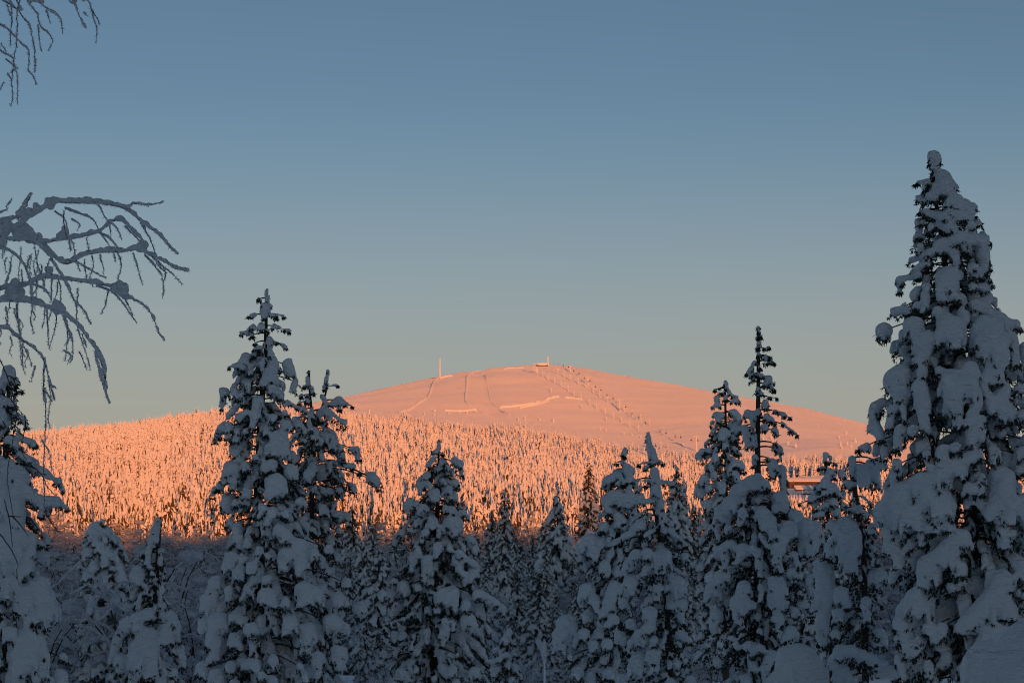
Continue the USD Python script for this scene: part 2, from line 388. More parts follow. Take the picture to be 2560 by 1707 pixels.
class Snow:
    """A mass of snow in pixel space (x right, y away, z up), as smoothly joined round cones."""
    def __init__(self, lo, hi, cell):
        self.lo, self.cell = np.asarray(lo, float), cell
        self.n = np.ceil((np.asarray(hi, float) - self.lo) / cell).astype(int) + 1
        self.f = np.full(self.n, 40.0, np.float32)
        self.axes = [self.lo[k] + cell * np.arange(self.n[k], dtype=np.float32) for k in range(3)]
    def cone(self, a, b, ra, rb, k=None, flat=1.0):
        a, b = np.asarray(a, float), np.asarray(b, float)
        k = k if k is not None else 0.16 * min(ra, rb) + 0.5
        m = max(ra, rb) + k + self.cell
        i0 = np.maximum(((np.minimum(a, b) - m - self.lo) / self.cell).astype(int), 0)
        i1 = np.minimum(((np.maximum(a, b) + m - self.lo) / self.cell).astype(int) + 2, self.n)
        if (i1 <= i0).any():
            return
        x = self.axes[0][i0[0]:i1[0], None, None] - a[0]
        y = self.axes[1][None, i0[1]:i1[1], None] - a[1]
        z = self.axes[2][None, None, i0[2]:i1[2]] - a[2]
        d = b - a
        t = np.clip((x * d[0] + y * d[1] + z * d[2]) / (d @ d + 1e-9), 0, 1)
        dist = np.sqrt((x - t * d[0]) ** 2 + ((y - t * d[1]) * flat) ** 2 + (z - t * d[2]) ** 2) - (ra + (rb - ra) * t)
        g = self.f[i0[0]:i1[0], i0[1]:i1[1], i0[2]:i1[2]]
        h = np.maximum(k - np.abs(g - dist), 0)
        np.minimum(g, dist, out=g)
        g -= h * h / (4 * k)
    def mesh(self, seed, amp=1.6, wave=16.0):
        r = np.random.default_rng(seed)
        for w, a in ((wave, amp), (wave * 0.42, amp * 0.45)):
            m = np.maximum((self.n * self.cell / w).astype(int) + 3, 2)
            coarse = r.normal(0, 1, m).astype(np.float32)
            self.f += a * ndimage.zoom(coarse, self.n / m, order=1, grid_mode=True, mode='nearest')[:self.n[0], :self.n[1], :self.n[2]]
        for ax in range(3):                                     # closed at the edge of its box
            for e in (0, -1):
                k = [slice(None)] * 3; k[ax] = e
                self.f[tuple(k)] = np.maximum(self.f[tuple(k)], .5 * self.cell)
        v, q = surface_nets(self.f, self.cell, self.lo)
        self.f = None
        if not len(v):
            return v, q
        e = np.vstack([q[:, [0, 1]], q[:, [1, 2]], q[:, [2, 3]], q[:, [3, 0]]])
        A = sparse.coo_matrix((np.ones(2 * len(e)), (np.r_[e[:, 0], e[:, 1]], np.r_[e[:, 1], e[:, 0]])), (len(v), len(v))).tocsr()
        deg = np.asarray(A.sum(1)).clip(1)
        for lam in (0.5, -0.25):
            v = v + lam * (A @ v / deg - v)
        return v, q

def blades(pos, direc, r, length, width, spread, n):
    """n narrow needles at each position, fanned round its direction: one triangle each."""
    pos = np.repeat(np.asarray(pos, float), n, 0)
    d = np.repeat(np.asarray(direc, float), n, 0)
    d /= np.linalg.norm(d, axis=1, keepdims=True) + 1e-9
    d = d + r.normal(0, spread, d.shape)
    d /= np.linalg.norm(d, axis=1, keepdims=True) + 1e-9
    L = length * r.uniform(0.55, 1.25, (len(d), 1))
    side = np.cross(d, r.normal(0, 1, d.shape)); side /= np.linalg.norm(side, axis=1, keepdims=True) + 1e-9
    pos = pos + r.normal(0, 0.18 * length, pos.shape)
    w = width * r.uniform(0.7, 1.3, (len(d), 1))
    v = np.stack([pos - side * w / 2, pos + side * w / 2, pos + d * L + side * w * .12, pos + d * L - side * w * .12], 1).reshape(-1, 3)
    k = 4 * np.arange(len(d))[:, None]
    return v, np.vstack([k + [0, 1, 2], k + [0, 2, 3]])

class Spruce:
    """One spruce, laid out in pixels of the photograph at the distance it stands."""
    def __init__(self, dist, seed, cell, bounds, depth, unit=1.0):
        self.d, self.r, self.unit = dist, np.random.default_rng(seed), unit
        self.seed, self.plump = seed, 0.93
        x0, y0, x1, y1 = bounds
        self.snow = Snow((x0, -depth, -y1), (x1, depth, -y0), cell)
        self.np_, self.nd_ = [], []
        self.wood = Soup()
        self.limbs = []
    def world(self, v):
        v = np.asarray(v, float)
        p = at(v[..., 0], -v[..., 2], self.d)
        p[..., 1] += v[..., 1] * self.d / F
        return p
    def tuft(self, p, d):
        self.np_.append(p); self.nd_.append(d)
    def limb(self, pts, r0, r1):
        self.limbs.append((np.asarray(pts, float), r0, r1))
    def finger(self, a, out, length, rad, snowy=True, sparse_=1.0):
        """A drooping twig: snow along its back, needles under it and at its tip."""
        r, u = self.r, self.unit
        a = np.asarray(a, float)
        tip = a + np.array([out[0] * 0.55, out[1] * 0.55, -0.85]) * length
        mid = (a + tip) / 2 + np.array([out[0], out[1], 0.35]) * length * 0.12
        if snowy:
            self.snow.cone(a + [0, 0, .5 * rad], mid + [out[0]*rad*.3, out[1]*rad*.3, .35 * rad], rad, rad * 0.92)
            self.snow.cone(mid + [out[0]*rad*.3, out[1]*rad*.3, .35 * rad], tip + [out[0]*rad*.3, out[1]*rad*.3, 0.15 * rad], rad * 0.92, rad * 0.62)
        dr = tip - mid
        m = max(int(length / (7 * u) * sparse_), 2)
        for t in np.linspace(0.25, 1.0, m):
            p = (a * (1 - t) + tip * t) - np.array([out[0], out[1], 0]) * rad * 0.55 - [0, 0, 0.35 * rad]
            self.tuft(p + r.normal(0, .25 * rad, 3), dr / (np.linalg.norm(dr) + 1e-9) + np.array([0, 0, -.5]))
        self.tuft(tip, dr)
    def bough(self, base, direction, reach, sag, rad, snow=1.0, fingers=1.0, tip=1.0):
        """A bough from the trunk: rises a little, then droops under its load."""
        r, u = self.r, self.unit
        dx, dy = direction
        t = np.linspace(0, 1, max(int(reach / (9 * u)), 4))
        pts = np.asarray(base, float) + np.stack([dx * reach * t, dy * reach * t, 0.10 * reach * np.sin(np.pi * np.minimum(t * 1.3, 1)) - sag * t ** 1.7], 1)
        self.limb(pts, max(0.028 * reach, 1.6 * u), 0.9 * u)
        prev = None
        for i in range(len(t)):
            if t[i] < 0.16:
                continue
            q = rad * (0.45 + 0.75 * t[i] ** 0.8) * r.uniform(0.72, 1.2)
            if r.random() < snow:
                c = pts[i] + np.array([r.normal(0, .12 * q), r.normal(0, .12 * q), 0.55 * q])
                if prev is not None:
                    self.snow.cone(prev[0], c, prev[1], q, 0.22 * q)
                prev = (c, q)
            else:
                prev = None
            self.tuft(pts[i] + [0, 0, -.35 * q], (dx * .7, dy * .7, -.6))
        n = int(fingers * reach / (8.5 * u))
        for k in range(n):
            s = r.uniform(0.22, 1.0)
            p = np.array([np.interp(s, t, pts[:, j]) for j in range(3)])
            side = (1 if k % 2 else -1) * r.uniform(0.35, 1.0)
            o = np.array([dx * .8 - dy * side, dy * .8 + dx * side]); o /= np.linalg.norm(o)
            L = (0.22 + 0.16 * r.random()) * reach * (1.15 - 0.55 * s) + 9 * u
            self.finger(p, o, min(L, 46 * u), rad * r.uniform(0.42, 0.7), r.random() < snow)
        if tip:
            e, q = pts[-1], rad * tip * r.uniform(.8, 1.1)
            self.snow.cone(e + [0, 0, .3 * q], e + [dx * q * .6, dy * q * .6, -r.uniform(.5, 1.3) * q], q * .95, q * .6)
            for _ in range(3):
                self.tuft(e + [dx * q * .6, dy * q * .6, -q * 1.2] + r.normal(0, .3 * q, 3), (dx, dy, -1.0))
    def fill(self, trunk, outline, top, bottom, gap, rad, snow=1.0, fingers=1.0, shrink=1.0, count=6, sag=0.55, back=0.55, tip=1.0):
        """Boughs all round the trunk that reach the given outline [(row, left, right)]."""
        r = self.r
        T, O = np.array(trunk, float), np.array(outline, float)
        y = top
        while y < bottom:
            xt = np.interp(y, T[:, 1], T[:, 0])
            l, rt = xt - np.interp(y, O[:, 0], O[:, 1]), np.interp(y, O[:, 0], O[:, 2]) - xt
            l, rt = max(l, 4), max(rt, 4)
            n = max(int(round(count * r.uniform(.8, 1.2) * np.clip((l + rt) / 90 + .35, .5, 1.3))), 3)
            a0 = r.uniform(0, 6.28)
            for k in range(n):
                a = a0 + 2 * np.pi * k / n + r.normal(0, 0.25)
                dx, dy = math.cos(a), math.sin(a)
                if dy > 0.35 and r.random() > back:
                    continue
                side = rt if dx > 0 else l
                w = abs(dx)
                reach = shrink * (side * w + 0.5 * (l + rt) * (1 - w)) * r.uniform(0.66, 1.04)
                q = rad * np.clip((reach / 90.0 / self.unit) ** 0.45, .45, 1.5) * r.uniform(.75, 1.25)
                sg = reach * sag * r.uniform(.7, 1.3)
                self.bough((xt, 0, -(y - sg + r.normal(0, gap * .25))), (dx, dy), reach, sg, q, snow, fingers, tip)
            y += gap * r.uniform(.8, 1.2) * (0.7 + 0.3 * min((l + rt) / 160, 1.3))
    def chain(self, nodes, trunk, outline, depth=None, fingers=True, stem=True, droop=1.0):
        """A clump of snow seen in the photograph: nodes (column, row, radius)."""
        r = self.r
        T, O = np.array(trunk, float), np.array(outline, float)
        P = []
        for x, y, q in nodes:
            q = q * self.plump
            xt = np.interp(y, T[:, 1], T[:, 0])
            h = (xt - np.interp(y, O[:, 0], O[:, 1])) if x < xt else (np.interp(y, O[:, 0], O[:, 2]) - xt)
            h = max(h, 6)
            c = min(abs(x - xt) / max(h - .6 * q, 4), 1)
            dy = -0.85 * max(h - .5 * q, 0) * math.sqrt(1 - c * c) if depth is None else depth
            P.append((np.array([x, dy, -y]), q))
        if len(P) == 1:
            P = [P[0], (P[0][0] + [0, 0, -.35 * P[0][1]], P[0][1] * .94)]
        for (a, qa), (b, qb) in zip(P[:-1], P[1:]):
            self.snow.cone(a, b, qa * .86, qb * .86, 0.14 * min(qa, qb) + 1.0)
        for c, qq in P:                                         # the load hangs in folds, not as a ball
            m = 3 if qq < 9 * self.unit else 6 if qq < 26 * self.unit else 10
            a0 = r.uniform(0, 6.28)
            for k in range(m):
                a = a0 + 6.283 * k / m + r.normal(0, .25)
                w = qq * r.uniform(.30, .50)
                s = c + np.array([math.cos(a), math.sin(a), 0]) * (qq - w) * r.uniform(.75, 1.05) + [0, 0, qq * r.uniform(-.1, .35)]
                e = s + np.array([math.cos(a) * .15 * qq, math.sin(a) * .15 * qq, -qq * r.uniform(.35, 1.15)])
                self.snow.cone(s, e, w, w * r.uniform(.45, .8), .10 * w + .4)
        low, q = min(P, key=lambda z: z[0][2])
        xt = np.interp(-P[0][0][2], T[:, 1], T[:, 0])
        if stem:
            dx = abs(P[0][0][0] - xt)
            a, e = np.array([xt, 0, P[0][0][2] + .12 * dx]), P[0][0] - [0, 0, .3 * P[0][1]]
            self.limb(smoothpath([a, a * .6 + e * .4 + [0, 0, .10 * dx], a * .25 + e * .75 + [0, 0, .07 * dx], e], 7), 2.6 * self.unit, 1.4 * self.unit)
        out = np.array([P[0][0][0] - xt, P[0][0][1]]); out /= np.linalg.norm(out) + 1e-6
        if fingers:
            for (c, qq) in P:
                for k in range(max(int(qq / (3.2 * self.unit)), 3)):
                    a = r.uniform(0, 2 * np.pi)
                    s = c + np.array([math.cos(a) * qq * .72, math.sin(a) * qq * .72, -.25 * qq])
                    o = np.array([math.cos(a), math.sin(a)]) * .35 + out * .2
                    self.finger(s, o, qq * r.uniform(.6, 1.3) * droop, max(qq * r.uniform(.13, .27), 3.0 * self.unit), True, .8)
        for c, qq in P:
            m = max(int(qq / (1.6 * self.unit)), 5)
            for k in range(m):
                a = r.uniform(0, 2 * np.pi); s = math.sqrt(r.random()) * .85
                self.tuft(c + np.array([math.cos(a) * qq * s, math.sin(a) * qq * s, -qq * (.92 * math.sqrt(max(1 - s * s, .1)))]), (math.cos(a) * .3, math.sin(a) * .3, -1))
    def trunk(self, pts, r0, r1, ground=None):
        p = np.array([(x, 0, -y) for x, y in pts], float)
        w = self.world(p)
        if ground is not None:
            w = np.vstack([w, [w[-1, 0], w[-1, 1], ground - .3]])
        rr = np.linspace(r0, r1, len(w)) * self.d / F
        q = smoothpath(w, 24)
        return tube(q, np.interp(np.linspace(0, 1, 24), np.linspace(0, 1, len(w)), rr), 8)
    def build(self, name, label, category, trunk, r_top, r_bot, needle=(7.8, 3.4, .6, 4), amp=2.3, wave=15.0, group=None, snow_mat='snow', pieces=60):
        T = np.asarray(trunk, float)
        foot = at(T[-1, 0], T[-1, 1], self.d)
        base = np.array([foot[0], self.d, float(terrain(foot[0], self.d))])
        t = thing(name, label, category, base, group)
        tv, tf = self.trunk(trunk, r_top, r_bot, base[2])
        obj('trunk', (tv - base, tf), 'bark', t, smooth=40)
        wood = Soup()
        for p, a, b in self.limbs:
            w = self.world(p)
            wood.add(*tube(w, np.linspace(a, b, len(w)) * self.d / F, 4))
        if wood.n:
            v, f = wood.mesh(); obj('boughs', (v - base, f), 'bark', t, kind='stuff')
        if self.np_:
            L, W, sp, n = needle
            A, D = np.array(self.np_), np.array(self.nd_)
            i = np.clip(np.round((A - self.snow.lo) / self.snow.cell).astype(int), 0, self.snow.n - 1)
            free = self.snow.f[tuple(i.T)] > -0.22 * L * self.unit      # tufts deep inside the snow are never seen
            A, D = A[free], D[free]
            v, f = blades(A, D, self.r, L * self.unit, W * self.unit, sp, n)
            obj('crown', (self.world(v) - base, f), 'needles', t, kind='stuff')
            some = self.r.random(len(A)) < .3                  # snow dusted on the needles
            v, f = blades(A[some] + [0, 0, 1.2 * self.unit], D[some], self.r, .62 * L * self.unit, 1.1 * W * self.unit, sp * 1.2, 2)
            obj('dusted_needles', (self.world(v) - base, f), 'rime', t, kind='stuff')
        v, q = self.snow.mesh(self.seed, amp, wave)
        v = self.world(v) - base
        # clumps that do not touch one another are pieces of their own
        e = np.vstack([q[:, [0, 1]], q[:, [1, 2]], q[:, [2, 3]]])
        nc, lab = sparse.csgraph.connected_components(sparse.coo_matrix((np.ones(len(e)), (e[:, 0], e[:, 1])), (len(v), len(v))), directed=False)
        fl = lab[q[:, 0]]
        cnt = np.bincount(fl, minlength=nc)
        big = [c for c in np.argsort(-cnt)[:pieces] if cnt[c] > 90]
        small = ~np.isin(fl, big)
        def piece(nm, mask, **kw):
            used = np.unique(q[mask]); re = np.full(len(v), -1); re[used] = np.arange(len(used))
            obj(nm, (v[used], re[q[mask]]), snow_mat, t, smooth=True, **kw)
        for i, c in enumerate(big):
            piece('snow_cover' if i == 0 else 'snow_clump', fl == c)
        if small.any():
            piece('snow_dusting', small, kind='stuff')
        print(name, 'snow tris', 2 * len(q), 'needle tris', len(f), 'pieces', len(big), flush=True)
        return t

def crop(ox, oy, s, chains):
    """Turns positions read off an enlargement of the photograph into its pixels."""
    return [[(ox + x / s, oy + y / s, q / s) for x, y, q in c] for c in chains]

# ------------------------------------------------------------------ the snow-laden spruces in the foreground, clump by clump
# --- the tall spruce at the right
GT = [(2330, 384), (2335, 470), (2362, 650), (2385, 850), (2410, 1000), (2424, 1200), (2432, 1400), (2438, 1707), (2440, 1860)]
GO = [(380, 2310, 2352), (450, 2290, 2382), (520, 2285, 2440), (600, 2278, 2465), (700, 2262, 2482), (760, 2238, 2480), (820, 2200, 2550), (900, 2192, 2585), (1000, 2168, 2600), (1120, 2162, 2610),
      (1250, 2180, 2640), (1400, 2200, 2650), (1550, 2210, 2660), (1707, 2200, 2670), (1900, 2200, 2680)]
A = crop(2080, 360, 3.267, [
 [(828,112,54),(822,175,50)], [(890,285,76),(880,365,92)], [(697,310,20),(760,345,22)], [(700,445,22),(735,485,28)], [(705,565,20),(760,560,28)],
 [(990,465,38),(900,505,40)], [(890,530,42),(1040,528,40),(1150,520,30)], [(880,590,30),(1000,625,42),(1130,585,36)], [(722,650,36),(682,760,38)],
 [(760,590,34),(880,640,38)], [(1080,700,42),(1160,650,36)], [(820,690,40),(920,725,42)], [(1000,805,52),(1190,805,66),(1225,745,30)], [(700,855,40)],
 [(830,850,54),(940,832,48)], [(1020,885,48)], [(1190,900,58),(1180,1050,44)], [(1250,970,24),(1258,1020,18)], [(640,952,32),(760,920,44),(830,895,40)],
 [(660,1030,28),(740,1000,34)], [(542,1112,34),(556,1195,20)], [(560,1112,32),(680,1098,24)], [(890,1115,92),(890,1185,94)], [(840,1290,38)], [(925,1290,40)],
 [(1080,1030,44),(1060,1095,34)], [(1135,1080,48)], [(1220,1120,30),(1300,1146,22)], [(1080,1192,38),(1200,1190,40)], [(700,1262,44),(690,1370,38)], [(722,1185,34)],
 [(560,1332,28)], [(500,1375,38),(560,1380,38)], [(640,1342,42)], [(780,1402,48)], [(990,1420,58)], [(1100,1340,54),(1200,1402,48)],
 [(1250,1420,48),(1350,1470,42),(1450,1490,42),(1515,1508,26)], [(1285,800,22),(1260,830,22)]])
B_ = crop(2080, 800, 3.267, [
 [(420,75,66),(412,130,44)], [(600,88,96),(612,150,72)], [(860,100,122),(892,205,72)], [(700,190,78),(640,330,66)], [(610,250,52),(600,352,38)],
 [(1170,115,138),(1182,205,136),(1260,330,78)], [(1080,225,48)], [(1380,180,62),(1390,360,46)], [(1500,230,36)], [(1530,330,66),(1540,480,46)],
 [(500,455,86),(425,520,68)], [(432,560,58),(470,640,46)], [(640,452,56)], [(760,455,44)], [(860,545,118),(950,565,106),(850,720,84),(870,870,42)],
 [(615,575,72),(622,700,70),(640,900,42)], [(1000,442,68)], [(1112,500,48),(1110,600,42)], [(1170,420,76),(1232,500,58)],
 [(335,715,56),(322,835,50),(350,960,46)], [(432,745,48),(402,880,34)], [(490,740,28),(500,830,20)], [(1290,595,66),(1232,720,104),(1260,830,56)],
 [(1330,765,66)], [(1012,745,46),(960,870,38)], [(1060,845,48),(1012,950,72),(990,1020,58)], [(480,920,56),(452,1040,46)], [(560,905,46)],
 [(1420,585,46),(1560,602,38)], [(1450,800,56),(1560,900,56)], [(1500,985,56)], [(1440,1100,66),(1510,1190,56)], [(650,1100,38),(672,1200,33)],
 [(770,1080,56),(770,1160,58)], [(862,1055,46)], [(215,1047,22),(285,1032,33)], [(452,1180,38),(470,1260,28)],
 [(1010,1112,66),(880,1200,76),(760,1285,86)], [(650,1335,105),(485,1445,112),(425,1545,104)], [(700,1420,140)], [(785,1485,96)], [(1180,1152,38)], [(1060,1282,42)],
 [(1260,1295,104),(1260,1420,114),(1240,1530,104)], [(960,1385,56),(1040,1390,48)], [(1460,1485,84)]])
C_ = crop(2080, 1230, 3.2875, [
 [(600,105,165),(455,235,105),(452,430,66),(500,560,46)], [(780,135,95),(832,270,46)], [(740,272,46)], [(640,330,38),(640,408,24)],
 [(1260,95,112),(1230,160,58)], [(1450,150,105),(1482,330,84)], [(1250,262,56),(1262,400,56)], [(1340,332,46)],
 [(920,372,86),(822,482,96),(702,602,105),(682,720,76)], [(900,602,66)], [(850,752,46)], [(1260,702,96),(1200,862,122),(1000,1012,84),(922,1082,56)], [(1300,922,66)],
 [(1500,702,76)], [(1560,802,56)], [(640,872,124),(562,1002,104),(545,1150,84)], [(702,1082,52),(742,1170,38)], [(622,1182,38)], [(790,1072,38),(800,1132,28)], [(562,1252,56)],
 [(1180,1092,84),(1082,1222,74),(1042,1310,46)], [(500,1352,46),(530,1500,38)], [(690,1382,38),(690,1450,33)], [(930,1402,46)], [(950,1532,56)],
 [(560,1600,60)], [(760,1650,70)]])
t = Spruce(11.0, 3, 6.4, (2120, 362, 2720, 1880), 300)
t.plump = 1.07
for c in A + B_ + C_:
    t.chain(c, GT, GO)
t.fill(GT, GO, 470, 1860, 44, 10, snow=.45, fingers=.8, shrink=.85, count=7, sag=.55)
t.build('spruce_tree', 'tallest spruce, at the right edge, buried in big rounded snow lumps', 'spruce tree', GT, 3, 34, wave=22, amp=2.8, needle=(9, 3.8, .6, 4))

# --- the spruce at the left edge
T1 = [(25, 912), (15, 1100), (8, 1300), (2, 1500), (0, 1760)]
O1 = [(905, 5, 42), (1000, -30, 58), (1100, -60, 100), (1170, -80, 132), (1280, -90, 182), (1400, -100, 152), (1500, -110, 168), (1707, -120, 178), (1800, -120, 180)]
L = crop(0, 880, 3.733, [
 [(100,180,66),(70,260,56)], [(160,262,32)], [(30,330,60)], [(175,365,24),(198,356,16)], [(60,470,66),(160,482,34)], [(40,560,66),(60,640,66)],
 [(180,590,42),(240,622,42),(270,690,26)], [(30,760,56)], [(190,862,46),(140,822,42)], [(222,800,32),(330,848,36),(358,866,22)], [(250,960,36),(322,1002,34)],
 [(60,1020,66),(110,1082,66)], [(30,880,46)], [(180,1062,66)], [(420,1100,46),(540,1202,46),(572,1270,28)], [(250,1132,86),(300,1182,86)], [(140,1182,66)],
 [(100,1300,120)], [(250,1290,76),(350,1332,76)], [(430,1382,66),(560,1402,54),(640,1450,26)], [(480,1500,36)]]) + crop(0, 1250, 3.431, [
 [(200,60,120)], [(150,330,200),(200,450,176),(150,650,136)], [(60,780,46),(80,830,22)], [(180,782,56),(192,852,26)], [(300,330,96)], [(420,362,34),(462,390,16)],
 [(390,720,100),(425,850,126),(380,960,116)], [(300,802,116)], [(460,1032,46)], [(200,1102,66)], [(330,1202,160),(300,1302,146),(240,1480,76)],
 [(420,1402,86),(400,1500,46)], [(560,1332,46),(590,1382,20)], [(100,1342,56)], [(50,1202,56)], [(20,1500,106)], [(540,1502,76)], [(470,1542,76)], [(200,1640,120)], [(480,1690,90)]])
t = Spruce(12.0, 5, 5.6, (-160, 890, 240, 1790), 190)
t.plump = 1.02
for c in L:
    t.chain(c, T1, O1)
t.fill(T1, O1, 960, 1760, 46, 10, snow=.5, fingers=.9, shrink=.68, count=6, sag=.6)
t.build('spruce_tree', 'heavily loaded spruce at the left edge, below the overhanging birch', 'spruce tree', T1, 4, 24, wave=22, amp=2.6)

# --- stubby little spruce at the lower left
T2 = [(400, 1292), (394, 1400), (388, 1520), (386, 1740)]
O2 = [(1290, 385, 412), (1350, 370, 410), (1420, 330, 415), (1500, 330, 415), (1540, 300, 450), (1620, 280, 465), (1707, 275, 475), (1760, 275, 475)]
L = crop(0, 1250, 3.431, [
 [(1365,165,30),(1340,260,44),(1312,340,48)], [(1290,420,34),(1290,520,32)], [(1350,322,28)], [(1385,430,26),(1375,540,32)], [(1240,460,16),(1262,448,14)],
 [(1210,620,78),(1165,700,58),(1140,830,38)], [(1270,722,26),(1282,790,18)], [(1240,802,26),(1215,920,26)], [(1330,622,26),(1345,710,16)],
 [(1400,652,28),(1382,790,32),(1385,900,24)], [(1310,562,22)], [(1190,880,24)], [(1300,960,56),(1200,1012,58),(1110,1062,66),(1010,1202,48),(962,1370,32)],
 [(1480,1002,66),(1520,1082,56),(1540,1180,30)], [(1300,1162,104),(1290,1262,140),(1320,1400,94)], [(1430,1122,76)], [(1080,1352,66),(1060,1450,36)], [(1200,1462,36)],
 [(1560,1272,46),(1580,1400,36)], [(1240,1062,56)], [(1000,1502,46)], [(1200,1522,46)], [(1420,1542,56)], [(1520,1452,36)], [(1100,1590,56)], [(1300,1620,76)]])
t = Spruce(14.0, 7, 4.4, (255, 1275, 500, 1770), 120)
t.plump = 1.03
for c in L:
    t.chain(c, T2, O2)
t.fill(T2, O2, 1400, 1750, 32, 8, snow=.7, fingers=1.0, shrink=.75, count=5, sag=.7)
t.build('spruce_tree', 'short leaning spruce with a stubby snow-wrapped top and a wide skirt', 'spruce tree', T2, 5, 12)

# --- the large spruce left of the middle
T4 = [(668, 722), (665, 800), (664, 900), (655, 1000), (650, 1100), (645, 1250), (650, 1500), (652, 1780)]
O4 = [(722, 655, 675), (790, 592, 728), (860, 640, 700), (920, 560, 720), (960, 548, 750), (1010, 552, 745), (1100, 535, 770), (1180, 527, 800), (1250, 560, 830), (1320, 565, 850), (1400, 530, 870), (1500, 505, 905), (1600, 500, 900), (1707, 490, 910), (1800, 490, 910)]
L4 = crop(500, 700, 3.136, [
 [(530,80,19),(528,120,23),(535,165,31)], [(475,150,19)], [(560,205,17)], [(510,205,19)], [(530,250,42),(520,300,31)], [(410,290,19),(455,285,25)], [(590,287,20),(612,305,18)], [(610,282,17),(670,292,15)],
 [(320,415,18),(370,405,21),(430,375,31)], [(420,430,25)], [(430,490,19)], [(500,365,38)], [(600,370,30),(660,385,19),(700,400,15)], [(550,405,21)], [(560,470,38),(555,540,29)], [(610,490,17),(670,525,17)],
 [(445,535,21),(490,535,29)], [(570,590,28)], [(375,615,52),(350,655,36)], [(440,600,21)], [(255,690,17),(310,680,25)], [(370,700,27)], [(430,740,27)], [(590,670,62),(570,760,62),(520,830,38)],
 [(690,660,54),(700,720,56)], [(750,790,38),(735,860,34)], [(410,830,38),(410,890,28)], [(215,890,50),(190,950,34),(180,1005,15)], [(300,890,42),(325,940,23)], [(370,920,32),(370,975,19)],
 [(485,960,54),(470,1060,48),(450,1150,38)], [(590,870,56),(640,900,48)], [(700,960,36),(760,1000,19),(800,1005,15)], [(335,1085,40),(400,1050,34)], [(200,1160,56),(160,1210,44),(130,1260,22)], [(260,1150,44)],
 [(325,1190,38),(315,1250,32)], [(250,1230,34)], [(395,1190,28)], [(600,1090,42),(590,1120,28)], [(690,1050,34)], [(690,1140,56)], [(770,1130,46),(810,1180,42)], [(640,1250,86),(660,1330,76),(600,1340,66)],
 [(480,1390,38)], [(290,1480,68),(240,1530,56)], [(560,1480,46)], [(410,1460,42)]]) + crop(500, 1100, 2.583, [
 [(240,180,54),(240,230,56),(250,300,32)], [(330,170,38)], [(100,310,28),(80,360,22)], [(140,290,34)], [(190,380,54),(190,430,44)], [(160,420,34)], [(250,400,28)], [(310,380,44)], [(550,50,62)], [(620,200,56),(630,240,42)],
 [(500,160,46)], [(530,280,80),(500,350,46),(560,340,42)], [(450,130,24)], [(460,440,36),(440,490,22)], [(520,460,42),(480,530,28)], [(590,470,34)], [(260,560,38),(270,620,42),(290,680,24)], [(210,530,34)],
 [(680,400,42),(710,420,28)], [(560,580,52),(600,620,56)], [(670,680,72),(690,760,52),(680,850,28)], [(600,720,56),(590,800,38)], [(770,720,46)], [(440,700,34),(430,770,22)], [(500,730,26)], [(230,760,62),(220,800,46)],
 [(280,860,38)], [(400,800,42)], [(360,940,44),(320,1010,28)], [(225,960,38),(225,1010,28)], [(490,880,38)], [(500,980,68),(540,1020,38)], [(720,950,76),(790,980,56),(690,1040,28)], [(610,1020,42)],
 [(130,920,62),(90,1040,72),(50,1180,56)], [(160,1160,82),(130,1260,66),(130,1380,46)], [(270,1130,46),(320,1150,38)], [(400,1180,56),(380,1280,34)], [(270,1260,56)], [(640,1150,62),(620,1200,38)], [(740,1210,76),(730,1310,46)],
 [(850,690,38)], [(920,1010,56),(960,1040,38)], [(1030,1080,56),(1040,1130,34)], [(880,1150,66),(950,1200,46)], [(960,910,38)], [(540,1370,46)], [(430,1400,46),(350,1420,46)], [(800,1370,52),(800,1480,34)],
 [(920,1350,62),(930,1430,46)], [(470,1470,38)], [(530,1500,42)], [(240,1430,46)], [(40,1460,56)], [(150,1500,66)], [(620,1560,56)], [(270,1540,46)], [(700,1420,34),(740,1500,26)], [(420,1620,60)], [(800,1610,60)], [(130,1640,60)]])
t = Spruce(24.0, 11, 5.4, (470, 705, 960, 1800), 270, .8)
for c in L4:
    t.chain(c, T4, O4)
t.fill(T4, O4, 900, 1790, 32, 7.5, snow=.55, fingers=1.15, shrink=.72, count=7, sag=.55)
t.build('spruce_tree', 'large spruce left of the middle with a slender top above the horizon', 'spruce tree', T4, 3, 22)

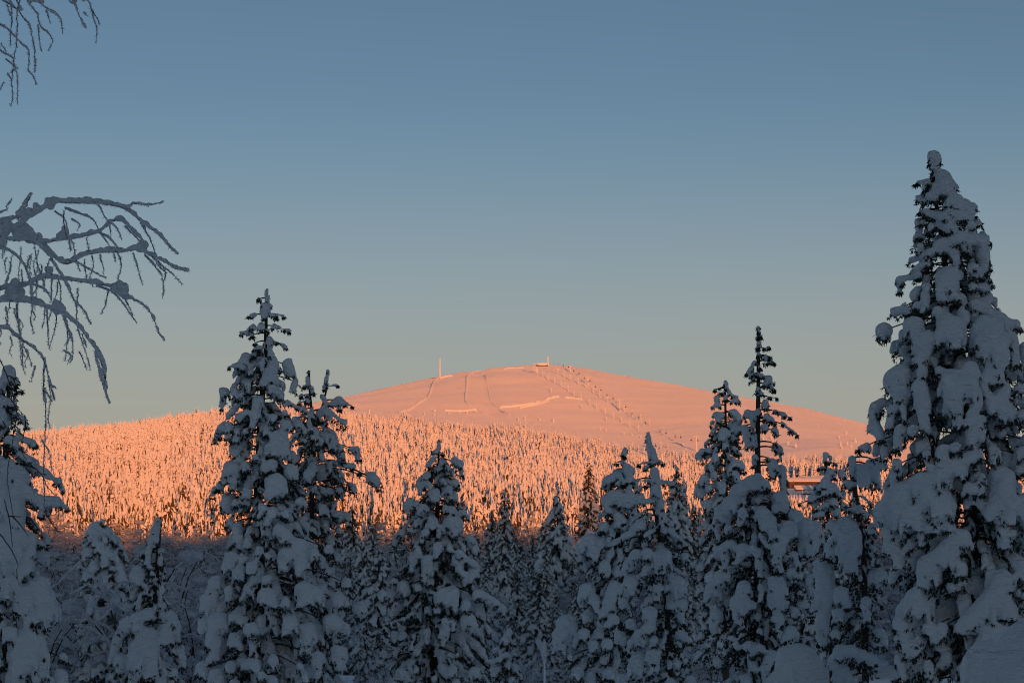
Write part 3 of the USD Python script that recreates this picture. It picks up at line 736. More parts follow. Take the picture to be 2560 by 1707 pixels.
# --- the twin-topped tree close behind it
T5 = [(772, 926), (776, 1000), (784, 1060), (781, 1150), (778, 1400), (775, 1720)]
T5b = [(818, 926), (815, 980), (800, 1040), (783, 1090)]
O5 = [(925, 760, 830), (1000, 740, 880), (1100, 700, 870), (1200, 690, 900), (1300, 700, 850), (1400, 690, 870), (1550, 690, 890), (1740, 690, 890)]
L5 = crop(500, 700, 3.136, [
 [(850,712,14),(850,760,23),(852,820,25)], [(818,830,15)], [(850,900,19)], [(1000,715,13),(985,790,23),(970,850,21)], [(1000,830,15),(1080,822,11)], [(895,850,17)], [(910,890,17)], [(805,905,19)], [(790,960,23)],
 [(870,955,25)], [(960,910,32),(990,960,28)], [(1020,970,22),(1090,945,42),(1120,960,32)], [(1090,1000,20)], [(1140,965,16),(1190,985,12)], [(830,1010,28)], [(920,1050,32),(1000,1040,28)], [(870,1120,30),(890,1170,28)],
 [(950,1100,15)], [(990,1120,12),(1075,1155,10)], [(1040,1240,36),(1040,1280,22)], [(940,1290,38),(945,1350,28)], [(1100,1310,32)], [(1170,1320,26),(1220,1330,34),(1245,1400,20)], [(1100,1370,40)],
 [(1050,1430,28),(1200,1460,28)], [(950,1480,54)], [(1250,1500,20)], [(1340,1530,42),(1390,1560,30)], [(830,1240,38)]]) + crop(500, 1100, 2.583, [
 [(1100,240,42),(1140,262,36),(1152,310,14)], [(900,320,28)], [(790,190,52)], [(880,230,34)], [(720,220,42)], [(1010,60,28),(1020,110,22)], [(800,540,46)], [(890,480,38),(950,490,32),(960,540,18)], [(900,580,28)], [(830,330,34)], [(770,420,38)], [(840,640,34)]])
t = Spruce(27.0, 13, 5.2, (660, 905, 965, 1740), 130, .8)
for c in L5:
    t.chain(c, T5b if c[0][0] > 792 and c[0][1] < 1062 else T5, O5, depth=0 if c[0][0] > 792 else None)
t.limb([(818, 0, -926), (815, 0, -980), (800, 0, -1040), (783, 0, -1090)], 1.6, 3.4)
t.limb([(781, 0, -1150), (830, 0, -1150), (880, 0, -1170), (920, 0, -1190), (946, 0, -1226)], 3.0, 1.2)
t.fill(T5, O5, 1060, 1720, 30, 7, snow=.55, fingers=1.2, shrink=.85, count=6, sag=.4)
t.build('spruce_tree', 'thin twin-topped spruce close behind the large left spruce, one bough reaching right', 'spruce tree', T5, 2.5, 12)

# --- the spruce in the middle
T6 = [(1096, 1102), (1096, 1200), (1092, 1300), (1085, 1450), (1080, 1760)]
O6 = [(1102, 1090, 1102), (1130, 1075, 1115), (1150, 1060, 1160), (1200, 1040, 1145), (1260, 1005, 1172), (1330, 985, 1180), (1400, 975, 1200), (1480, 965, 1260), (1560, 960, 1265), (1640, 945, 1240), (1707, 935, 1260), (1780, 930, 1260)]
L6 = crop(900, 1080, 3.7325, [
 [(738,80,8),(735,130,17),(720,180,22)], [(775,195,15)], [(690,180,17)], [(690,240,34),(650,310,34)], [(880,270,50),(930,300,48),(950,390,24)], [(820,330,42),(815,390,22)], [(770,280,32)], [(760,330,34)],
 [(640,400,44),(600,440,28)], [(560,440,36),(550,500,27),(575,560,20)], [(640,490,48),(590,510,38)], [(700,580,68),(690,630,46)], [(780,450,38)], [(890,460,34),(905,510,16)], [(830,540,46)], [(850,600,38)],
 [(480,670,68),(440,690,48),(460,750,30)], [(540,650,32)], [(590,700,44),(570,750,34)], [(870,720,52)], [(960,750,48),(1000,790,30)], [(800,700,38)], [(690,830,64),(650,860,38)], [(850,840,86),(900,860,80),(880,950,46)],
 [(760,890,46),(740,970,24)], [(400,940,48),(340,1000,42),(330,1050,22)], [(480,910,32)], [(540,850,28)], [(620,930,44),(590,1010,32)], [(1020,990,48),(1060,1060,52),(1070,1110,34)], [(540,1060,38),(560,1130,38)],
 [(510,1190,46),(500,1280,32)], [(640,1180,56),(640,1270,72),(610,1370,34)], [(740,1060,54),(720,1140,34)], [(850,1080,34)], [(930,1120,46),(990,1180,46),(1080,1240,56)], [(920,1260,46),(960,1320,28)], [(1060,1300,56),(1030,1380,28)],
 [(420,1420,66),(440,1500,38)], [(330,1380,46),(280,1500,46)], [(560,1430,42)], [(870,1480,84),(780,1500,66)], [(1100,1490,56),(1200,1540,46)], [(690,1460,28)]]) + crop(900, 1280, 3.672, [
 [(300,740,54),(290,800,34)], [(640,880,46),(660,920,22)], [(760,760,84),(860,780,76),(880,880,28)], [(730,860,38)], [(980,820,56)], [(1120,750,66),(1220,810,56),(1310,890,44),(1320,930,18)], [(1000,960,82),(1060,1050,56)],
 [(860,970,38),(870,1040,22)], [(800,960,38),(790,1080,56),(780,1180,22)], [(640,1070,46),(640,1160,28)], [(340,1110,48),(330,1160,28)], [(420,1100,42)], [(510,1110,28),(490,1220,18)], [(330,990,24),(420,960,34)], [(260,1000,18)],
 [(830,1270,38),(830,1330,18)], [(910,1270,34)], [(230,1280,38)], [(200,1360,38)], [(400,1440,60)], [(540,1390,38)], [(860,1400,56)], [(700,1480,38)], [(900,1530,46)], [(1060,1430,66)], [(330,1530,56)], [(560,1560,60)], [(1100,1590,70)]])
t = Spruce(25.0, 17, 4.9, (915, 1090, 1300, 1775), 215, .75)
for c in L6:
    t.chain(c, T6, O6)
t.fill(T6, O6, 1180, 1770, 27, 6.5, snow=.55, fingers=1.25, shrink=.78, count=7, sag=.6)
t.build('spruce_tree', 'broad drooping spruce in the middle below the fell', 'spruce tree', T6, 2, 16)

# --- the pair right of the middle
T7 = [(1562, 1118), (1556, 1200), (1545, 1350), (1535, 1500), (1530, 1750)]
O7 = [(1115, 1552, 1572), (1190, 1505, 1600), (1250, 1500, 1610), (1330, 1455, 1600), (1400, 1435, 1600), (1500, 1440, 1600), (1580, 1385, 1600), (1707, 1400, 1600), (1780, 1400, 1600)]
L7 = crop(1380, 1060, 2.4236, [
 [(440,150,17),(440,190,19)], [(425,180,13)], [(390,230,15),(430,225,17)], [(450,270,38),(460,330,38)], [(490,275,15)], [(400,315,28),(340,335,42),(320,370,30)], [(410,350,24)], [(460,385,22)],
 [(380,440,56),(330,460,46),(340,530,22)], [(470,450,54),(540,440,28)], [(400,560,42),(390,610,22)], [(310,610,38)], [(230,710,66),(180,760,46),(165,820,22)], [(250,760,42),(260,820,20)], [(310,850,46),(320,910,22)],
 [(210,1000,56),(180,1060,38)], [(250,1050,42),(265,1120,20)], [(370,980,56),(330,1080,42),(300,1140,28)], [(360,1170,46),(330,1200,34)], [(400,1010,46)], [(90,1220,86),(60,1300,74),(40,1320,46)], [(190,1250,42)],
 [(100,1390,26)], [(320,1310,42)], [(240,1320,38)], [(480,520,32),(490,590,38)], [(150,1480,46)], [(330,1480,46)]])
t = Spruce(19.0, 19, 4.8, (1360, 1100, 1640, 1775), 130, .8)
for c in L7:
    t.chain(c, T7, O7)
t.fill(T7, O7, 1190, 1760, 28, 7.5, snow=.65, fingers=1.2, shrink=.78, count=6, sag=.6)
t.build('spruce_tree', 'spruce with hooked snow lumps on its left, left of the cross-topped one', 'spruce tree', T7, 2.5, 14)

T7b = [(1620, 1080), (1632, 1160), (1640, 1280), (1650, 1350), (1662, 1450), (1670, 1560), (1674, 1760)]
O7b = [(1080, 1612, 1628), (1150, 1600, 1660), (1215, 1580, 1690), (1280, 1560, 1680), (1350, 1520, 1720), (1420, 1540, 1740), (1500, 1540, 1725), (1600, 1560, 1720), (1707, 1560, 1740), (1790, 1560, 1740)]
L7b = crop(1380, 1060, 2.4236, [
 [(583,55,15),(580,90,16),(590,130,24),(605,180,33)], [(605,210,28)], [(530,242,11),(590,232,12),(640,225,13),(675,236,11)], [(560,265,13),(600,245,12)], [(615,290,38),(620,330,32)], [(490,345,10),(580,342,14),(680,350,15),(730,362,15)],
 [(510,395,13),(560,370,13)], [(630,400,42),(640,470,44),(650,520,34)], [(460,490,17),(540,470,21),(600,462,17)], [(670,580,32),(660,540,28)], [(600,640,22),(550,670,24)], [(350,730,18),(430,680,25),(520,620,34),(530,600,36)],
 [(700,640,28),(760,690,24),(810,730,13)], [(790,800,32),(850,860,13)], [(740,790,17)], [(500,790,52),(460,850,46),(430,900,32)], [(560,770,38)], [(650,800,66),(640,870,42)], [(470,950,62),(440,1020,38),(430,1080,42)],
 [(750,970,76),(750,1060,72),(770,1180,34)], [(630,980,34),(620,1040,22)], [(580,1130,56),(570,1220,46)], [(470,1200,38)], [(410,1280,46)], [(530,1270,56),(480,1310,38)], [(600,1290,32)], [(770,1270,38),(830,1310,26)],
 [(520,1430,72),(500,1490,56)], [(600,1380,56),(610,1460,38)], [(740,1440,34),(750,1490,22)], [(440,1560,66)], [(790,1390,22),(800,1440,16)], [(700,1540,38)], [(830,1540,38)], [(560,870,38)], [(600,1620,60)]])
t = Spruce(16.0, 23, 4.7, (1510, 1065, 1770, 1780), 120, .85)
for c in L7b:
    t.chain(c, T7b, O7b)
t.fill(T7b, O7b, 1330, 1770, 32, 7.5, snow=.6, fingers=1.1, shrink=.72, count=6, sag=.5)
t.build('spruce_tree', 'spruce whose bare snow-wrapped top has short cross boughs', 'spruce tree', T7b, 4, 13)

# --- the slender pair at the right, and their neighbours
T8 = [(1812, 952), (1814, 1050), (1815, 1200), (1815, 1400), (1815, 1660)]
O8 = [(952, 1800, 1825), (1000, 1780, 1850), (1080, 1770, 1860), (1130, 1740, 1855), (1220, 1740, 1870), (1300, 1725, 1880), (1450, 1720, 1890), (1680, 1715, 1900)]
L8 = crop(1720, 780, 3.409, [
 [(318,595,24),(325,650,27),(345,695,20)], [(230,660,13),(260,690,13)], [(270,645,12),(290,690,12)], [(240,730,26),(240,765,18)], [(310,730,28)], [(370,720,13),(405,718,11)], [(360,765,15),(410,755,19),(435,770,12)],
 [(210,805,15),(260,805,17)], [(225,870,24),(270,875,22)], [(250,920,20)], [(390,860,42),(420,900,34),(425,940,20)], [(350,850,22)], [(280,950,20)], [(210,1010,32),(190,1040,19)], [(290,1020,52),(270,1080,38)],
 [(390,1000,42),(390,1050,34)], [(120,1190,42),(90,1220,28),(120,1280,18)], [(160,1170,34)], [(300,1140,38)], [(330,1180,28),(330,1260,16)], [(380,1160,34),(420,1190,28)], [(220,1170,28),(215,1260,34)],
 [(430,1300,54),(470,1340,38)], [(370,1290,38)], [(180,1320,34)], [(130,1410,46),(110,1450,28)], [(270,1470,42),(270,1530,34)], [(390,1380,42),(400,1430,28)], [(210,1390,34)], [(100,1500,54)], [(340,1370,28)]])
t = Spruce(28.0, 29, 4.6, (1690, 935, 1920, 1680), 105, .75)
for c in L8:
    t.chain(c, T8, O8)
t.fill(T8, O8, 1060, 1660, 27, 6.5, snow=.6, fingers=1.2, shrink=.8, count=6, sag=.5)
t.build('spruce_tree', 'smaller of the two slender-topped spruces at the right', 'spruce tree', T8, 2.5, 9)

T9 = [(1895, 815), (1896, 950), (1894, 1100), (1895, 1180), (1895, 1400), (1895, 1770)]
O9 = [(815, 1888, 1904), (870, 1880, 1925), (930, 1860, 1935), (1000, 1855, 1945), (1030, 1850, 1975), (1090, 1840, 1995), (1130, 1830, 1955), (1180, 1850, 1960), (1220, 1830, 1970), (1260, 1790, 1990), (1320, 1780, 2050), (1400, 1775, 2060), (1480, 1760, 2050), (1550, 1755, 2040), (1707, 1760, 2030), (1790, 1760, 2030)]
L9 = crop(1720, 780, 3.409, [
 [(598,128,14),(597,170,14)], [(595,210,17),(630,210,11)], [(605,260,23),(590,300,19)], [(640,310,13),(690,298,14)], [(597,360,25)], [(650,380,29),(650,430,20)], [(690,382,13)], [(690,428,12),(725,428,12)],
 [(560,430,20),(540,480,20),(500,520,15)], [(540,530,20)], [(600,470,20)], [(590,530,26),(620,545,19)], [(545,575,13),(525,600,12)], [(680,580,48),(690,640,32)], [(640,610,24)], [(725,660,13)], [(590,660,29),(610,700,22)],
 [(680,728,11),(755,728,13)], [(640,780,34),(640,820,24)], [(500,860,38),(470,900,26)], [(540,880,42),(540,970,32),(530,1010,24)], [(580,850,28)], [(720,850,22),(790,880,22),(860,900,12)], [(770,955,22),(850,1010,23),(920,1045,12)],
 [(640,900,38)], [(690,920,38)], [(620,980,38),(600,1010,22)], [(700,1010,32),(725,1040,22)], [(420,980,52),(400,1060,38)], [(470,990,46),(500,1040,36)], [(480,1080,34),(500,1130,28)], [(550,1060,26),(550,1140,32)], [(710,1120,24),(715,1170,20)],
 [(770,1170,40),(765,1240,22)], [(550,1240,36),(545,1300,27)], [(700,1290,58),(720,1340,50),(690,1390,28)], [(790,1330,40),(800,1420,35),(800,1500,32)], [(660,1240,20)]]) + crop(1700, 1150, 2.816, [
 [(540,110,28),(480,150,56),(400,230,62)], [(540,160,52)], [(420,290,28),(430,310,17)], [(350,300,66),(290,380,66),(250,470,38),(265,560,15)], [(420,360,42),(400,430,34)], [(480,340,22)], [(320,480,38)], [(580,170,38)],
 [(550,370,56),(580,430,62),(610,520,42)], [(680,270,56),(700,330,56)], [(640,340,38)], [(700,250,42),(720,290,34)], [(780,390,56),(820,360,18)], [(720,480,66),(640,600,56),(630,690,38),(660,760,28)], [(850,470,76),(880,580,84)],
 [(950,470,56),(980,560,46)], [(340,590,52),(270,640,52),(250,730,22)], [(300,680,38),(300,740,24)], [(420,620,52),(380,710,32)], [(520,640,38),(525,740,32),(520,800,18)], [(540,530,32),(570,600,22)], [(750,660,34),(780,730,22)],
 [(740,780,38),(750,830,22)], [(870,820,46),(890,920,34)], [(800,790,28)], [(290,810,62),(230,900,66),(200,990,46)], [(420,880,56),(390,990,76),(380,1080,46),(410,1160,18)], [(460,1000,38)], [(640,850,68),(630,960,72),(650,1100,38),(630,1170,20)],
 [(530,880,34),(530,960,26)], [(690,1000,28)], [(830,1000,46),(880,1060,38),(900,1110,18)], [(800,920,24)], [(240,1080,56),(220,1170,38)], [(330,1230,28),(370,1300,26)], [(440,1280,42),(470,1340,28)], [(520,1180,28)],
 [(760,1040,38),(770,1080,18)], [(610,1100,28)], [(740,1190,56),(680,1240,28)], [(600,1350,56),(560,1430,42),(560,1540,28)], [(430,1520,46)], [(520,1300,38)], [(240,1400,38)], [(330,1600,50)], [(600,1660,60)]])
t = Spruce(14.0, 31, 5.4, (1730, 800, 2090, 1800), 215, .9)
t.plump = 1.0
for c in L9:
    t.chain(c, T9, O9)
t.fill(T9, O9, 1240, 1780, 34, 8, snow=.5, fingers=1.1, shrink=.72, count=7, sag=.55)
t.build('spruce_tree', 'spruce with a long bare spindly top over a wide snow-heaped skirt', 'spruce tree', T9, 3.5, 18)

T10 = [(2063, 1130), (2068, 1250), (2075, 1400), (2080, 1720)]
O10 = [(1130, 2050, 2075), (1180, 2040, 2095), (1250, 2015, 2115), (1320, 2020, 2120), (1450, 2030, 2120), (1740, 2030, 2130)]
L10 = crop(1600, 900, 3.92, [
 [(1815,920,23),(1810,980,19)], [(1870,945,17),(1850,1000,15)], [(1910,1010,17),(1925,1070,15)], [(1740,1058,17),(1790,1050,17)], [(1850,1080,42),(1820,1140,42)], [(1790,1180,42),(1780,1240,28)], [(1890,1130,28)],
 [(1980,1120,42),(2010,1140,28)], [(1560,1405,15),(1650,1370,22),(1740,1340,28)], [(1860,1260,66),(1900,1280,56)], [(1780,1300,38)], [(1720,1450,28),(1800,1420,38)], [(1880,1380,46)], [(1700,1520,28),(1760,1500,32)], [(1900,1470,56)], [(1980,1300,40)], [(1990,1420,46)]])
t = Spruce(18.0, 37, 4.2, (1985, 1115, 2150, 1740), 80, .8)
for c in L10:
    t.chain(c, T10, O10)
t.fill(T10, O10, 1230, 1720, 28, 7, snow=.65, fingers=1.1, shrink=.85, count=5, sag=.5)
t.build('spruce_tree', 'small spruce with one bough pointing left, below the lodge', 'spruce tree', T10, 4, 9)

T11 = [(2128, 1150), (2140, 1250), (2160, 1400), (2162, 1560), (2165, 1770)]
O11 = [(1150, 2115, 2140), (1200, 2100, 2200), (1300, 2080, 2200), (1450, 2040, 2220), (1600, 2035, 2200), (1707, 2040, 2210), (1790, 2040, 2210)]
L11 = crop(2080, 800, 3.267, [
 [(160,1140,34),(150,1250,32)], [(240,1220,62),(240,1320,56)], [(330,1180,56),(330,1290,46),(360,1340,32)], [(110,1330,38),(150,1350,32)], [(400,1150,46)]]) + crop(1700, 1150, 2.816, [
 [(1170,340,18),(1230,350,38)], [(1150,470,86),(1170,560,94),(1150,680,66),(1180,770,38)], [(1080,460,46)], [(1060,620,56)], [(1010,780,76),(1020,950,76),(990,1150,56),(985,1270,38)], [(1100,930,56),(1130,1000,38)],
 [(1350,830,56),(1380,800,56)], [(1260,980,42),(1270,1100,28)], [(1080,1070,46)], [(1280,380,28)], [(1330,480,38)], [(1060,1200,34)], [(1060,1400,58),(1090,1330,52),(1160,1320,46),(1240,1360,44),(1300,1380,42)],
 [(1100,1480,66),(1130,1550,76)], [(1390,1230,68)], [(1200,1650,80)]])
t = Spruce(12.6, 41, 4.6, (2010, 1135, 2260, 1800), 120, .95)
t.plump = 1.06
for c in L11:
    t.chain(c, T11, O11)
t.fill(T11, O11, 1260, 1780, 40, 8, snow=.45, fingers=.9, shrink=.7, count=5, sag=.5)
t.build('spruce_tree', 'snow-choked spruce squeezed against the left side of the tallest one', 'spruce tree', T11, 6, 12)

# --- snow-buried bushes in front
def buried_bush(name, label, dist, seed, cell, bounds, depth, chains, amp=2.0, wave=40.0, fingers=False):
    xs = np.array([n for c in chains for n in c])
    T = [(xs[:, 0].mean(), xs[:, 1].min()), (xs[:, 0].mean(), bounds[3] + 40)]
    O = [(bounds[1], bounds[0], bounds[2]), (bounds[3], bounds[0], bounds[2])]
    b = Spruce(dist, seed, cell, bounds, depth, 1.0)
    for c in chains:
        b.chain(c, T, O, depth=0, stem=False, fingers=fingers)
    for _ in range(30):
        a = b.r.uniform(0, 6.28)
        b.bough((T[0][0], 0, -bounds[3] + 10), (math.cos(a), math.sin(a)), .4 * (bounds[2] - bounds[0]) * b.r.uniform(.5, 1), -60 * b.r.random(), 8, .5, .8)
    b.build(name, label, 'bush', T, 4, 8, amp=amp, wave=wave)
buried_bush('buried_bush', 'smooth rounded snow mound in the bottom right corner, over a buried bush', 6.0, 43, 9.0, (2330, 1470, 2900, 2080), 330,
            [[(2582, 1722, 203), (2600, 1900, 250)], [(2640, 1640, 150)], [(2480, 1770, 110)]], amp=3.0, wave=34.0)
buried_bush('buried_bush', 'rounded snow-buried bush below the spindly-topped spruce', 12.0, 47, 5.0, (1915, 1585, 2090, 1860), 110,
            [[(1996, 1662, 68), (2006, 1740, 84), (2000, 1830, 90)], [(1966, 1700, 46)], [(2040, 1690, 40)], [(1930, 1716, 34)]], amp=2.6, wave=24, fingers=True)
# --- a finer, darker spruce farther back at the left
T3 = [(250, 1308), (255, 1400), (262, 1500), (262, 1690)]
O3 = [(1306, 236, 262), (1350, 208, 300), (1420, 200, 322), (1500, 205, 335), (1600, 200, 345), (1720, 190, 345)]
t = Spruce(34.0, 53, 4.2, (170, 1290, 375, 1720), 85, .6)
t.fill(T3, O3, 1316, 1700, 14, 6.4, snow=.72, fingers=.9, shrink=1.0, count=8, sag=.5)
for c in crop(0, 1250, 3.431, [[(985,580,26)], [(1000,330,36)], [(820,880,44),(790,960,26)], [(990,900,40),(970,960,24)], [(870,960,40),(840,1040,22)], [(800,1150,60),(700,1210,40)], [(940,440,30)], [(800,330,36)]]):
    t.chain(c, T3, O3)
t.build('spruce_tree', 'round-topped finely snow-flecked spruce behind the stubby one', 'spruce tree', T3, 4, 8, needle=(9, 3.4, .6, 3))
# --- saplings and a marker stake at the bottom edge
T14 = [(1268, 1572), (1266, 1720)]
O14 = [(1570, 1258, 1278), (1610, 1245, 1290), (1650, 1215, 1300), (1730, 1205, 1310)]
t = Spruce(20.0, 59, 4.0, (1190, 1555, 1330, 1740), 60, .8)
for c in crop(900, 1280, 3.672, [[(1370,1090,40),(1350,1150,30)], [(1330,1160,46),(1300,1200,22)], [(1180,1370,30),(1280,1340,34),(1340,1300,40)], [(1420,1410,46),(1430,1460,36)], [(1400,1290,24),(1450,1310,16)]]):
    t.chain(c, T14, O14)
t.fill(T14, O14, 1610, 1730, 22, 7, snow=.8, fingers=1, shrink=.9, count=5, sag=.4)
t.build('spruce_sapling', 'snow-bent spruce sapling at the bottom edge, right of the middle spruce', 'sapling', T14, 3, 5)
st = at(1361, 1625, 15.0); gz = float(terrain(st[0], 15.0))
p = thing('marker_stake', 'thin snow-capped stake standing at the bottom edge', 'stake', (st[0], 15.0, gz))
hgt = st[2] - gz
obj('stake', tube([[0, 0, -.2], [.004, 0, hgt * .5], [0, 0, hgt]], [.009, .008, .007], 6), 'rime', p)
obj('snow_cap', tube([[0, 0, hgt - .10], [0, 0, hgt - .03], [0, 0, hgt + .05], [0, 0, hgt + .09]], [.012, .022, .017, .005], 8), 'snow', p)

# ------------------------------------------------------------------ the frosted birch whose branches hang in from the left
BD = 6.5
g = np.random.default_rng(77)
bx, bz = at(-420, 1707, BD)[0], float(terrain(at(-420, 1707, BD)[0], BD))
birch = thing('birch_tree', 'frost-covered birch hanging its drooping branches in from the left', 'birch tree', (bx, BD, bz))
BASE = np.array([bx, BD, bz])
PX = BD / F
tp = np.array([[0, 0, -.3], [.02, .02, 1.0], [-.03, .05, 2.2], [.03, .0, 3.4], [.08, -.05, 4.4]])
obj('trunk', tube(smoothpath(tp, 30), np.linspace(.075, .03, 30), 10), 'bark', birch, smooth=40)

def branch(pts, r0, r1, snow, depth=0.0, frost=1.0, lumps=()):
    """A branch through pixel positions with its load of snow along the top and hoar frost all round."""
    pts = np.asarray(pts, float)
    n = max(int(np.linalg.norm(np.diff(pts, axis=0), axis=1).sum() / 4.0), 6)
    q = smoothpath(pts, n)
    q = q + g.normal(0, .35, q.shape)
    t = np.linspace(0, 1, n)
    dy = np.cumsum(g.normal(0, 2.0, n))
    px = np.stack([q[:, 0], dy, -q[:, 1]], 1)                   # pixel space, as for the spruces
    def world(v):
        w = at(v[:, 0], -v[:, 2], BD); w[:, 1] += depth + v[:, 1] * PX
        return w - BASE
    rt = r0 + (r1 - r0) * t
    tw = obj('branch', tube(world(px), rt * PX, 5), 'twig', birch)
    s0, s1 = snow
    see = q[:, 0] > -60
    if s0 > 0 and see.any():
        tang = np.gradient(px, axis=0); tang /= np.linalg.norm(tang, axis=1, keepdims=True) + 1e-9
        steep = np.abs(tang[:, 2])
        k = np.convolve(g.normal(0, 1, n + 12), np.hanning(6) / 2.6, 'same')[6:6 + n]
        r = (s0 + (s1 - s0) * t ** .7) * (1 - .38 * steep) * (1 + .36 * k).clip(.3, 1.6)
        r = np.where((steep > .8) & (k < -.35), .5, r)
        c = px + np.stack([.55 * steep * r, 0 * r, (1 - .6 * steep) * (.72 * r + .6 * rt)], 1)
        cell = 2.0 if s0 < 7 else 2.5
        sel = np.nonzero(see)[0]
        L = [(np.array([x, 0.0, -y]), rr) for x, y, rr in lumps]
        A = np.vstack([c[sel]] + [l[0][None] for l in L]); m = max([r.max()] + [l[1] for l in L]) + 4
        sn = Snow(A.min(0) - m, A.max(0) + m, cell)
        for i, j in zip(sel[:-1], sel[1:]):
            sn.cone(c[i], c[j], r[i], r[j], .2 * r[i] + .3)
        for l, rr in L:
            l = l + [0, np.interp(l[0], np.sort(q[:, 0]), dy), 0]
            for _ in range(5):
                o = g.normal(0, .42 * rr, 3) * [1, .8, .8]
                sn.cone(l + o, l + o + [g.normal(0, .2 * rr), 0, -.35 * rr], .5 * rr, .55 * rr, .12 * rr)
        v, f = sn.mesh(int(abs(pts[0, 0] * 7 + pts[-1, 1])) + 1, .75, 5.0)
        if len(v):
            obj('snow_cover', (world(v), f), 'snow', tw, smooth=True)
    if frost > 0:
        m = int(n * 4 * frost); i = g.integers(0, n, m)
        d = g.normal(0, 1, (m, 3)); d[:, 2] *= .8
        d /= np.linalg.norm(d, axis=1, keepdims=True)
        v, f = blades(px[i] + d * rt[i][:, None] * .7, d, g, 5.0, 2.2, .3, 1)
        obj('hoar_frost', (world(v), f), 'rime', tw, kind='stuff')
    return tw

def cr(ox, oy, s, pts):
    return [(ox + p[0] / s, oy + p[1] / s, *[r / s for r in p[2:]]) for p in pts]
Mn = lambda *p: cr(0, 440, 2.8, p)
Lo = lambda *p: cr(0, 880, 3.733, p)
Lw = lambda *p: cr(0, 1250, 3.431, p)
Up = lambda *p: cr(0, 0, 4.612, p)
# boughs that come in from the trunk
branch([(-420, 800), (-150, 640)] + Mn((-60,420),(100,355),(170,300),(290,235),(370,185),(500,185),(660,185),(780,200),(890,240),(1000,330),(1100,400),(1170,480),(1245,550)), 4.2, 1.2, (13, 5), 0, 1, Mn((30,345,62),(150,240,40),(230,215,44),(360,180,46)))
branch([(-420, 820), (-150, 660)] + Mn((-40,400),(120,395),(230,465),(400,440),(540,420),(680,390),(770,320),(850,315),(930,390),(1020,480)), 3.6, 1.1, (10, 5), .10, 1, Mn((130,385,66),(190,410,50),(415,400,42)))
branch([(-420, 830), (-150, 690)] + Mn((-40,450),(150,490),(300,500),(420,600),(480,700),(560,830)), 3.2, 1.0, (11, 4), -.08, 1, Mn((60,440,46)))
branch(Mn((250,470),(430,600),(560,555),(700,530),(850,530),(960,515),(1060,560),(1150,600),(1230,650),(1315,670)), 2.6, 1.0, (8, 5), .05, 1, Mn((980,475,42)))
branch([(-420, 850), (-150, 720)] + Mn((-40,540),(60,540),(150,570),(240,660),(290,800),(310,940),(300,1060),(320,1130)), 2.8, .9, (8, 3.5), -.12)
branch([(-420, 880), (-150, 760)] + Mn((0,800),(180,770),(300,715),(450,725),(600,745),(720,760),(830,800),(900,850),(1000,900),(1060,970),(1100,1080),(1145,1150)), 3.2, 1.0, (10, 4), .02, 1, Mn((340,655,36),(850,765,56),(872,825,42)))
branch([(-420, 910), (-150, 800)] + Mn((-20,900),(100,885),(250,900),(400,950),(500,1000),(590,1080),(660,1170),(730,1260),(765,1380),(765,1500)) + Lo((930,20),(990,120),(1010,240),(1020,380),(1060,490)), 3.4, .9, (12, 4.5), -.05, 1, Mn((125,770,62),(130,830,62),(440,915,50),(300,890,34)))
branch([(-420, 960), (-150, 860)] + Mn((-20,1060),(100,1120),(220,1200),(290,1280),(290,1400),(290,1568)) + Lo((390,330),(410,560),(400,750),(390,900),(380,1100),(375,1400)), 2.8, .8, (9, 1.5), .06)
branch([(-420, 700), (-200, 620)] + Mn((-30,300),(60,270),(110,190),(170,100)), 2.6, 1.0, (6, 6), .08)
branch(Mn((90,290),(150,190),(190,110)), 1.6, .9, (5, 4), .06)
branch([(-420, 600), (-150, 560)] + Mn((-30,230),(0,180),(30,130)), 2, .9, (5, 4), .1)
